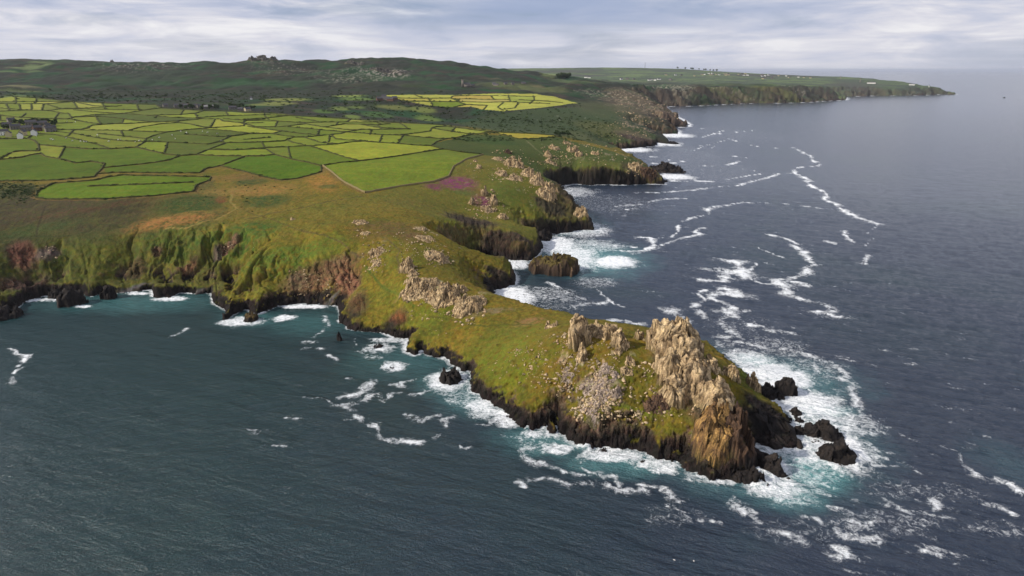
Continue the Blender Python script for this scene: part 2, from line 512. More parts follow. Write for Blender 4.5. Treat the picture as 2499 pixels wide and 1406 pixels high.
GA, GR = np.meshgrid(AZ, RR)                     # (NR, NA)
GX = (np.sin(GA) * GR).astype(np.float32)
GY = (np.cos(GA) * GR).astype(np.float32)
GZ = np.empty_like(GX); GSD = np.empty_like(GX)
for s in range(0, NR, 200):
    e = min(NR, s + 200)
    GZ[s:e], GSD[s:e], _, _ = terrain(GX[s:e], GY[s:e])

# crag rises on the crest and rock ribs are separate objects, set on this ground


def cell_of(x, y):
    az = math.atan2(x, y); r = math.hypot(x, y)
    fa = (az - AZ0) / (AZ1 - AZ0) * (NA - 1)
    fr = np.interp(r, RR, np.arange(NR))
    return fa, fr


def gz(x, y):
    """ground height, bilinear"""
    fa, fr = cell_of(x, y)
    fa = min(max(fa, 0), NA - 1.001); fr = min(max(fr, 0), NR - 1.001)
    i, j = int(fr), int(fa); u, v = fr - i, fa - j
    return float(GZ[i, j] * (1 - u) * (1 - v) + GZ[i + 1, j] * u * (1 - v) + GZ[i, j + 1] * (1 - u) * v + GZ[i + 1, j + 1] * u * v)


def hit(px, py, sea=0.0):
    """where the line of sight through a photo point meets the ground"""
    dx, dy, dz = ray(px, py)
    az = math.atan2(dx, dy); hd = math.hypot(dx, dy)
    fa = min(max((az - AZ0) / (AZ1 - AZ0) * (NA - 1), 0), NA - 1.001)
    j = int(fa); v = fa - j
    colz = np.maximum(GZ[:, j] * (1 - v) + GZ[:, j + 1] * v, sea)
    rz = CAMH + dz / hd * RR
    below = np.nonzero(rz <= colz)[0]
    if len(below) == 0:
        i = int(np.argmin(rz - colz)); r = RR[i]
    else:
        i = below[0]
        if i == 0: r = RR[0]
        else:
            d0 = rz[i - 1] - colz[i - 1]; d1 = colz[i] - rz[i]
            r = RR[i - 1] + (RR[i] - RR[i - 1]) * d0 / (d0 + d1 + 1e-9)
    x, y = math.sin(az) * r, math.cos(az) * r
    return x, y, gz(x, y), r


# ------------------------------------------------------------------ painting helpers on the ground grid
def lin(c):
    c = np.asarray(c, np.float64) / 255.0
    return np.where(c <= 0.04045, c / 12.92, ((c + 0.055) / 1.055) ** 2.4)


def alb(*c):
    """base colour of a flat surface that photographs as this colour in this light"""
    return (lin(c) / 1.42).astype(np.float32)


NZ1 = fbm2(GX / 30, GY / 30, 5, 61, 0.6)
NZ2 = fbm2(GX / 7, GY / 7, 4, 62, 0.6)
NZ4 = fbm2(GX / 2.6, GY / 2.6, 3, 66)
NZ3 = fbm2(GX / 160, GY / 160, 4, 63, 0.55)
GRR = np.hypot(GX, GY)


def idx(px, py):
    x, y, z, r = hit(px, py)
    return cell_of(x, y)


def window(fa, fr, m=6):
    a0 = int(max(0, min(fa) - m)); a1 = int(min(NA, max(fa) + m + 1))
    r0 = int(max(0, min(fr) - m)); r1 = int(min(NR, max(fr) + m + 1))
    return slice(r0, r1), slice(a0, a1)


def polymask(pts, rag=3.0, dens=True):
    """soft-edged area whose outline is given in photo points; returns window and mask"""
    q = [idx(a, b) for a, b in pts]
    fa = np.array([p[0] for p in q]); fr = np.array([p[1] for p in q])
    w = window(fa, fr)
    jj, ii = np.meshgrid(np.arange(w[1].start, w[1].stop), np.arange(w[0].start, w[0].stop))
    n = NZ1[w] * rag + NZ2[w] * rag * 0.5
    xx = jj + n * 1.5; yy = ii + n
    ins = np.zeros(xx.shape, bool)
    for k in range(len(fa)):
        ax, ay, bx, by = fa[k], fr[k], fa[(k + 1) % len(fa)], fr[(k + 1) % len(fa)]
        c = ((ay > yy) != (by > yy))
        xi = ax + (yy - ay) * (bx - ax) / (by - ay if by != ay else 1e-9)
        ins ^= c & (xx < xi)
    return w, ins.astype(np.float32)


def ellmask(px, py, rx, ry, soft=0.45, rag=0.5):
    x, y, z, r = hit(px, py)
    _, _, _, ra = hit(px, py - ry); _, _, _, rb_ = hit(px, py + ry)
    rm = (ra + rb_) / 2; rs = max(abs(ra - rb_) / 2, 1.0)
    az = math.atan2(x, y); rw = rx * math.hypot(r, CAMH) / F
    a0 = max(0, int((az - rw * 1.7 / r - AZ0) / (AZ1 - AZ0) * NA)); a1 = min(NA, int((az + rw * 1.7 / r - AZ0) / (AZ1 - AZ0) * NA) + 2)
    r0 = int(np.searchsorted(RR, rm - rs * 1.7)); r1 = int(np.searchsorted(RR, rm + rs * 1.7)) + 1
    w = (slice(r0, min(r1, NR)), slice(a0, a1))
    q = np.sqrt(((GA[w] - az) * r / rw) ** 2 + ((GR[w] - rm) / rs) ** 2) + (NZ1[w] * 0.6 + NZ2[w] * 0.6) * rag
    br = np.clip(0.80 + 2.2 * (NZ2[w] * 0.7 + NZ4[w] * 0.6) + 0.5 * NZ1[w], 0.1, 1) if rag >= 0.5 and r < 1000 else 1.0
    return w, (1 - sstep(1 - soft, 1 + soft * 0.5, q)) * br


def linemask(pts, wm, rag=0.3):
    q = [hit(a, b) for a, b in pts]
    c = [cell_of(p[0], p[1]) for p in q]
    w = window([p[0] for p in c], [p[1] for p in c], 8)
    X, Y = GX[w], GY[w]
    best = np.full(X.shape, 1e9, np.float32)
    for (ax, ay, _, _), (bx, by, _, _) in zip(q[:-1], q[1:]):
        ex, ey = bx - ax, by - ay
        t = np.clip(((X - ax) * ex + (Y - ay) * ey) / (ex * ex + ey * ey + 1e-9), 0, 1)
        best = np.minimum(best, np.hypot(X - ax - t * ex, Y - ay - t * ey))
    return w, 1 - sstep(wm * 0.5, wm, best + NZ2[w] * rag * wm)


def paint(arr, wm, col, a=1.0):
    w, m = wm
    m = (m * a)[..., None] if arr.ndim == 3 else m * a
    arr[w] = arr[w] * (1 - m) + np.asarray(col, np.float32) * m


# ------------------------------------------------------------------ slope of the ground
dZr = np.gradient(GZ, axis=0) / np.gradient(RR)[:, None].astype(np.float32)
dZa = np.gradient(GZ, axis=1) / ((AZ[1] - AZ[0]) * GR).astype(np.float32)
SL = np.hypot(dZr, dZa).astype(np.float32)


def mixc(a, b, t):
    return a * (1 - t[..., None]) + b * t[..., None]


C = np.empty(GZ.shape + (3,), np.float32)
g1, g2, g3 = alb(118, 104, 34), alb(96, 95, 31), alb(150, 120, 48)
C[:] = g1
C = mixc(C, g2, sstep(-0.1, 0.5, NZ1))
C = mixc(C, g3, sstep(0.05, 0.6, NZ2 * 0.6 - NZ1 * 0.7) * 0.7)
TUS = np.clip(NZ4, -1, 1) * sstep(1100, 500, GRR)
C = C * (1 + 0.5 * TUS)[..., None]
# moor and far country
m1, m2, m3, m4 = alb(50, 54, 42), alb(42, 78, 44), alb(80, 66, 56), alb(66, 84, 44)  # cloud shadow over the hills is put into these dark moor colours
m1, m2, m3, m4 = [q * 0.84 for q in (m1, m2, m3, m4)]
moor = np.empty_like(C); moor[:] = m1
moor = mixc(moor, m2, sstep(-0.1, 0.35, NZ3))
moor = mixc(moor, m3, sstep(0.05, 0.5, fbm2(GX / 90, GY / 60, 4, 71)) * 0.8)
moor = mixc(moor, m4, sstep(0.2, 0.5, fbm2(GX / 200, GY / 120, 3, 72)) * 0.5)
C = mixc(C, moor, sstep(1050, 1350, GRR + NZ1 * 120))
farc = np.empty_like(C); farc[:] = alb(78, 96, 62)
cell, f1, f2 = voro2(GX / 190 + NZ3, GY / 230, 77)
farc = mixc(farc, alb(98, 116, 66), (cell > 0.62).astype(np.float32))
farc = mixc(farc, alb(64, 76, 58), (cell < 0.3).astype(np.float32))
farc = mixc(farc, alb(50, 60, 46), sstep(0.10, 0.03, f2 - f1))
farc = mixc(farc, alb(70, 66, 62), sstep(0.1, 0.4, fbm2(GX / 900, GY / 900, 3, 79)) * 0.8)
farc = farc * 0.85 + alb(118, 124, 116) * 0.22  # distance haze painted in: far land colour greyed and lightened
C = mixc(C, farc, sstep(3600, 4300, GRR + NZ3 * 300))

# left cove slopes: brown heath above, green ribs below
LC = [(-80, 446), (80, 446), (90, 488), (250, 488), (400, 480), (520, 440), (560, 520), (480, 570), (540, 640), (560, 780), (-80, 800)]
paint(C, polymask(LC, 5), alb(72, 76, 40), 0.75)
for e, c, a in [((60, 520, 130, 50), (66, 58, 40), .95), ((250, 530, 120, 40), (72, 66, 44), .9), ((140, 510, 100, 22), (84, 72, 50), .6), ((330, 500, 70, 25), (60, 55, 34), .8),
                ((40, 650, 80, 90), (52, 58, 30), .8), ((200, 640, 90, 70), (58, 70, 30), .7), ((90, 560, 90, 14), (66, 84, 38), .6), ((70, 465, 80, 14), (50, 56, 30), .9), ((330, 560, 60, 12), (110, 92, 52), .5), ((180, 590, 120, 10), (84, 84, 44), .6), ((400, 470, 60, 8), (96, 74, 46), .7), ((250, 505, 130, 8), (96, 66, 46), .5),
                ((270, 650, 60, 60), (84, 84, 32), .6), ((430, 640, 90, 60), (92, 88, 34), .7), ((450, 570, 110, 24), (66, 88, 36), .8), ((600, 720, 60, 40), (116, 108, 40), .7)]:
    paint(C, ellmask(*e), alb(*c), a)
# bracken and dry grass on the shoulder
for e, c, a in [((560, 500, 170, 60), (128, 110, 52), .75), ((420, 538, 90, 14), (164, 116, 64), .9), ((470, 500, 80, 26), (58, 78, 34), .95), ((650, 490, 60, 18), (62, 84, 36), .9), ((650, 462, 80, 16), (150, 118, 58), .9),
                ((610, 442, 40, 12), (60, 80, 36), .9), ((620, 470, 60, 9), (160, 120, 62), .7), ((790, 445, 40, 25), (164, 120, 56), .9), ((800, 455, 25, 6), (70, 90, 40), .8), ((540, 488, 14, 10), (126, 78, 46), .8), ((560, 468, 60, 10), (150, 122, 64), .7),
                ((590, 432, 60, 10), (130, 100, 56), .8), ((700, 560, 160, 50), (112, 106, 40), .6), ((600, 590, 90, 50), (60, 96, 36), .8), ((680, 640, 110, 40), (70, 102, 38), .8), ((480, 590, 80, 20), (62, 90, 36), .7),
                ((860, 500, 140, 30), (118, 112, 46), .5), ((940, 560, 90, 24), (106, 84, 52), .75), ((1010, 580, 40, 14), (112, 82, 60), .7), ((1000, 620, 80, 40), (98, 104, 38), .5), ((1090, 660, 70, 25), (104, 98, 36), .7),
                ((800, 600, 60, 30), (90, 108, 38), .6), ((470, 520, 40, 6), (150, 120, 60), .6)]:
    paint(C, ellmask(*e), alb(*c), a)
# the outer head: yellow green turf turning rusty among the stones
for e, c, a in [((1000, 790, 120, 40), (110, 118, 36), .6), ((1250, 850, 140, 70), (116, 116, 44), .7), ((1220, 890, 120, 50), (104, 116, 32), .5), ((1400, 900, 120, 60), (124, 98, 38), .7), ((1380, 820, 90, 24), (118, 94, 42), .6), ((1560, 900, 90, 60), (104, 98, 34), .6),
                ((1500, 980, 140, 40), (112, 96, 34), .6), ((1250, 930, 100, 30), (118, 124, 32), .6), ((1560, 1010, 100, 14), (116, 124, 34), .7), ((1290, 785, 40, 10), (150, 114, 76), .8), ((1200, 760, 60, 8), (134, 118, 90), .8), ((1850, 930, 60, 40), (72, 92, 30), .8)]:
    paint(C, ellmask(*e), alb(*c), a)
# heather hill, second head, third head
paint(C, polymask([(900, 480), (1180, 376), (1240, 380), (1345, 450), (1445, 540), (1430, 570), (1300, 600), (1070, 540)], 4), alb(104, 104, 42), .6)
for e, c, a in [((1115, 448, 52, 19), (128, 62, 96), 1.0), ((1060, 456, 24, 9), (122, 68, 84), 1.0), ((1180, 490, 32, 16), (120, 68, 88), 1.0), ((1160, 470, 40, 14), (112, 88, 56), .7), ((1130, 470, 30, 8), (80, 98, 44), .7), ((1230, 470, 50, 50), (98, 110, 44), .6),
                ((1000, 495, 60, 12), (108, 96, 44), .6), ((1290, 500, 70, 50), (78, 92, 24), .6)]:
    paint(C, ellmask(*e, rag=0.8), alb(*c), a)
paint(C, polymask([(1060, 350), (1150, 328), (1370, 336), (1480, 365), (1520, 380), (1600, 420), (1600, 450), (1340, 455), (1230, 385), (1180, 378), (1060, 362)], 3), alb(64, 82, 38), .85)
for e, c, a in [((1500, 420, 90, 26), (104, 104, 48), .8), ((1380, 400, 60, 22), (92, 96, 50), .6), ((1440, 425, 60, 16), (96, 98, 50), .7), ((1200, 345, 70, 8), (56, 80, 34), .7)]:
    paint(C, ellmask(*e), alb(*c), a)
# valley slopes and the fourth head
paint(C, polymask([(1100, 300), (1200, 285), (1420, 262), (1500, 290), (1600, 330), (1600, 356), (1490, 362), (1370, 332), (1220, 322)], 3), alb(66, 80, 46), .85)
for e, c, a in [((1480, 320, 80, 22), (90, 92, 50), .8), ((1480, 270, 90, 20), (84, 88, 56), .7), ((1420, 330, 50, 10), (96, 98, 56), .5), ((1250, 290, 100, 16), (56, 70, 42), .8), ((1550, 335, 50, 14), (104, 92, 72), .7)]:
    paint(C, ellmask(*e), alb(*c), a)
paint(C, ellmask(1570, 262, 100, 30, rag=0.9), alb(112, 98, 80), .6)
paint(C, ellmask(1760, 225, 170, 14, rag=0.7), alb(92, 96, 58), .6)
paint(C, ellmask(1900, 222, 80, 10, rag=0.7), alb(104, 104, 58), .6)
# patchwork of rough grazing between the farms and the moor
for e, c, a in [((700, 243, 50, 4), (140, 146, 74), .9), ((680, 252, 40, 4), (128, 134, 70), .9), ((650, 256, 40, 3), (118, 124, 66), .9), ((850, 235, 40, 3), (134, 148, 74), .9), ((870, 242, 40, 4), (106, 128, 62), .9), ((790, 272, 26, 5), (84, 112, 50), .9),
                ((830, 265, 24, 5), (116, 130, 62), .8), ((870, 262, 20, 4), (106, 122, 60), .8), ((960, 262, 40, 6), (118, 122, 66), .8), ((920, 280, 40, 7), (76, 106, 50), .8), ((1030, 268, 34, 8), (118, 128, 64), .9), ((1045, 288, 34, 8), (104, 124, 54), .9), ((860, 285, 20, 5), (120, 138, 60), .8),
                ((900, 296, 50, 3), (128, 140, 62), .8), ((35, 210, 50, 3), (122, 118, 84), .8), ((40, 221, 40, 4), (116, 128, 76), .8), ((60, 236, 40, 4), (110, 126, 70), .8), ((108, 153, 26, 3), (120, 132, 84), .9), ((95, 160, 26, 3), (110, 124, 78), .9), ((65, 168, 32, 4), (108, 122, 78), .9), ((20, 174, 18, 2), (100, 118, 74), .9),
                ((85, 174, 20, 2), (98, 116, 70), .8), ((1250, 208, 90, 6), (84, 92, 58), .8), ((1300, 216, 90, 8), (92, 98, 60), .8), ((1320, 212, 60, 3), (112, 104, 74), .7), ((1340, 184, 30, 3), (134, 142, 78), .8), ((1400, 200, 60, 4), (90, 104, 66), .7), ((1210, 192, 40, 2), (92, 84, 66), .7),
                ((640, 184, 90, 5), (66, 62, 48), .7), ((980, 205, 120, 6), (60, 62, 46), .7), ((400, 225, 200, 5), (52, 58, 42), .8), ((640, 236, 160, 7), (52, 56, 42), .8), ((780, 225, 300, 5), (50, 54, 40), .8), ((200, 232, 90, 3), (56, 62, 42), .8),
                ((650, 200, 160, 8), (50, 80, 48), .6), ((330, 200, 120, 8), (48, 74, 46), .6), ((350, 185, 120, 14), (52, 66, 46), .5), ((950, 190, 140, 5), (52, 78, 46), .6)]:
    paint(C, ellmask(*e, rag=0.4), alb(*c), a)

# ------------------------------------------------------------------ bare rock
ROCK = np.zeros_like(GZ)
nearw = sstep(1300, 900, GRR)
zc = GZ
steep = sstep(0.95, 1.5, SL + NZ2 * 0.45)
low = sstep(17, 7, zc + NZ1 * 5)
ROCK = np.maximum(ROCK, steep * np.maximum(low, 0.55 + 0.35 * sstep(-20, 40, GX)) * sstep(60, 20, GSD))
ROCK = np.maximum(ROCK, sstep(3.2, 1.2, zc + NZ2 * 1.5) * sstep(30, 4, GSD))
farcl = sstep(2600, 3000, GRR)
ROCK = np.maximum(ROCK, farcl * sstep(0.35, 0.8, SL + NZ1 * 0.3) * 0.55 * sstep(260, 60, GSD))
green_cove = (GX < -60) & (GRR < 760)
ROCK = np.where(green_cove, ROCK * sstep(16, 8, zc + NZ2 * 6 + NZ1 * 3), ROCK)
# bare scars and outcrop ground, named by where they are seen
SC_ = [((55, 625, 26, 42), (118, 78, 62)), ((60, 700, 45, 24), (92, 66, 58)), ((115, 620, 25, 20), (120, 104, 96)), ((780, 680, 100, 45), (140, 108, 78)), ((850, 690, 34, 40), (156, 110, 84)), ((725, 690, 26, 34), (132, 110, 84)),
       ((965, 790, 34, 30), (138, 86, 48)), ((870, 745, 30, 36), (108, 82, 52)), ((860, 800, 30, 16), (110, 84, 66)), ((460, 660, 26, 22), (116, 86, 62)), ((556, 605, 28, 14), (138, 104, 84)), ((530, 620, 12, 26), (112, 100, 90)), ((385, 615, 12, 12), (116, 90, 66)), ((330, 660, 22, 24), (100, 84, 52)),
       ((1150, 560, 70, 30), (60, 48, 42)), ((1240, 590, 90, 26), (78, 64, 56)), ((1400, 520, 55, 44), (58, 50, 44)), ((1345, 505, 44, 30), (66, 60, 44)), ((1425, 480, 24, 24), (84, 70, 54)), ((1450, 436, 130, 16), (58, 48, 42)), ((1570, 428, 50, 24), (84, 74, 66)), ((1560, 346, 60, 12), (84, 72, 66)), ((1650, 300, 40, 16), (104, 88, 78)), ((1230, 615, 90, 20), (56, 46, 42)), ((1225, 680, 44, 22), (60, 52, 46)), ((1150, 585, 35, 30), (60, 80, 28))]
for e, c in SC_[:-1]:
    w, m = ellmask(*e, rag=0.49)
    ROCK[w] = np.maximum(ROCK[w], m * 0.95)
for e in [(1880, 1050, 80, 60), (1830, 1090, 70, 60), (1750, 1130, 90, 50), (1780, 1050, 60, 60), (1700, 1100, 40, 40), (1860, 1000, 50, 24), (1650, 900, 60, 70), (1740, 980, 60, 50), (1900, 1060, 60, 60)]:
    w, m = ellmask(*e, rag=0.45)
    ROCK[w] = np.maximum(ROCK[w], m)
rk = np.empty_like(C); rk[:] = alb(104, 86, 70)
rk = mixc(rk, alb(138, 118, 98), sstep(0.0, 0.5, NZ2 + 0.3 * NZ1))
rk = mixc(rk, alb(86, 64, 48), sstep(0.1, 0.5, NZ1) * 0.8)
for e, c in SC_:
    paint(rk, ellmask(*e, rag=0.49), alb(*c), .85)
wet = sstep(9.5, 3.5, zc + NZ1 * 4 + NZ2 * 2.0)
wet = np.where(green_cove, sstep(10.5, 5.5, zc + NZ1 * 3 + NZ2 * 1.5), wet)
rgt = sstep(-20, 40, GX) * (GRR < 1300) * sstep(400, 420, GRR)
w, m = ellmask(1875, 1050, 130, 110, rag=0.3)
wet[w] = np.maximum(wet[w], m)
wet = np.maximum(wet, rgt * sstep(27, 17, zc + NZ1 * 7) * sstep(0.9, 1.4, SL))  # steep right-hand cliffs darkened as well, far above the tide line
dark = alb(46, 40, 38)
rk = mixc(rk, dark, wet)
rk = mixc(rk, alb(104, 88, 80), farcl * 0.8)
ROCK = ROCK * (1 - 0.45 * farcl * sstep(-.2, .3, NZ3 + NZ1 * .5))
# shore grasses thin out into the rock
C = mixc(C, alb(112, 110, 36), (sstep(0.45, 0.9, SL) * (1 - steep) * nearw * 0.35).astype(np.float32))
# shingle at the head of the coves
for e in [(320, 706, 45, 7), (790, 744, 45, 4), (480, 714, 26, 3)]:
    w, m = ellmask(*e, rag=0.2)
    ROCK[w] = ROCK[w] * (1 - m)
    paint(C, (w, m), alb(96, 92, 92), .95)
# footpaths
for pts, wd, c in [(zm(600, 420, 3.7, [(500, 530), (650, 560), (780, 600), (880, 650), (960, 730), (1040, 775)]), 0.9, (96, 84, 50)), (zm(600, 420, 3.7, [(1090, 860), (1160, 950), (1220, 1020), (1300, 1080), (1450, 1150), (1520, 1210)]), 1.0, (80, 96, 36)),
                   (zm(600, 420, 3.7, [(1250, 590), (1330, 650), (1390, 710), (1360, 770), (1385, 830), (1370, 890)]), 0.7, (104, 92, 60)), (zm(600, 420, 3.7, [(1090, 215), (950, 235), (720, 270), (560, 310), (300, 360), (130, 400), (0, 430)]), 1.4, (92, 82, 44)),
                   (zm(600, 420, 3.7, [(0, 350), (230, 420), (470, 520), (650, 560)]), 1.2, (96, 88, 42)), (zm(700, 700, 3.7, [(1300, 270), (1450, 290), (1650, 340), (1800, 360), (2000, 340), (2200, 340)]), 0.8, (86, 84, 34)),
                   (zm(0, 420, 3.7, [(410, 310), (370, 420), (340, 500), (330, 580)]), 1.0, (56, 50, 30)), (zm(0, 420, 3.7, [(2100, 200), (2080, 270), (2140, 330), (1950, 430), (1700, 500), (1500, 510)]), 1.3, (150, 130, 70)),
                   (zm(0, 420, 3.7, [(1150, 500), (900, 470), (800, 540), (600, 580), (330, 580), (0, 600)]), 1.0, (58, 64, 32)), (zm(1200, 100, 3.905, [(330, 950), (420, 1030), (520, 1110), (640, 1150), (700, 1150), (770, 1110), (960, 1115), (1130, 1090)]), 1.3, (126, 120, 84))]:
    paint(C, linemask(pts, wd), alb(*c), 0.75)

# ------------------------------------------------------------------ farmland: banks, fields
FARM = [[(-70, 444), (0, 443), (77, 443), (143, 440), (230, 433), (238, 424), (252, 410), (264, 427), (282, 421), (384, 423), (487, 423), (500, 412), (538, 405), (548, 407), (600, 421), (638, 430), (687, 441), (728, 435), (784, 420), (789, 405), (830, 438), (866, 459), (892, 471),
         (978, 455), (1059, 444), (1095, 431), (1107, 407), (1138, 389), (1179, 377), (1127, 371), (1079, 364), (1053, 356), (1067, 346), (1087, 339), (1125, 334), (1151, 328), (1189, 324), (1215, 325), (1264, 339), (1315, 338), (1366, 333), (1302, 327), (1220, 322),
         (1150, 315), (1086, 306), (984, 301), (933, 300), (894, 296), (856, 292), (779, 287), (723, 284), (677, 278), (600, 276), (563, 273), (500, 271), (394, 265), (379, 256), (282, 254), (179, 249), (164, 247), (90, 240), (30, 236), (0, 240), (-70, 240)],
        [(87, 482), (90, 468), (130, 448), (235, 440), (260, 433), (300, 428), (420, 430), (515, 432), (512, 440), (480, 452), (472, 468), (380, 478), (250, 486), (120, 487)],
        [(932, 233), (1010, 231), (1100, 232), (1220, 228), (1305, 229), (1360, 238), (1410, 252), (1330, 262), (1225, 272), (1180, 268), (1150, 260), (1100, 262), (1050, 258), (985, 246), (960, 238)]]
A = lambda p: zm(0, 100, 3.905, p)
B = lambda p: zm(600, 100, 3.905, p)
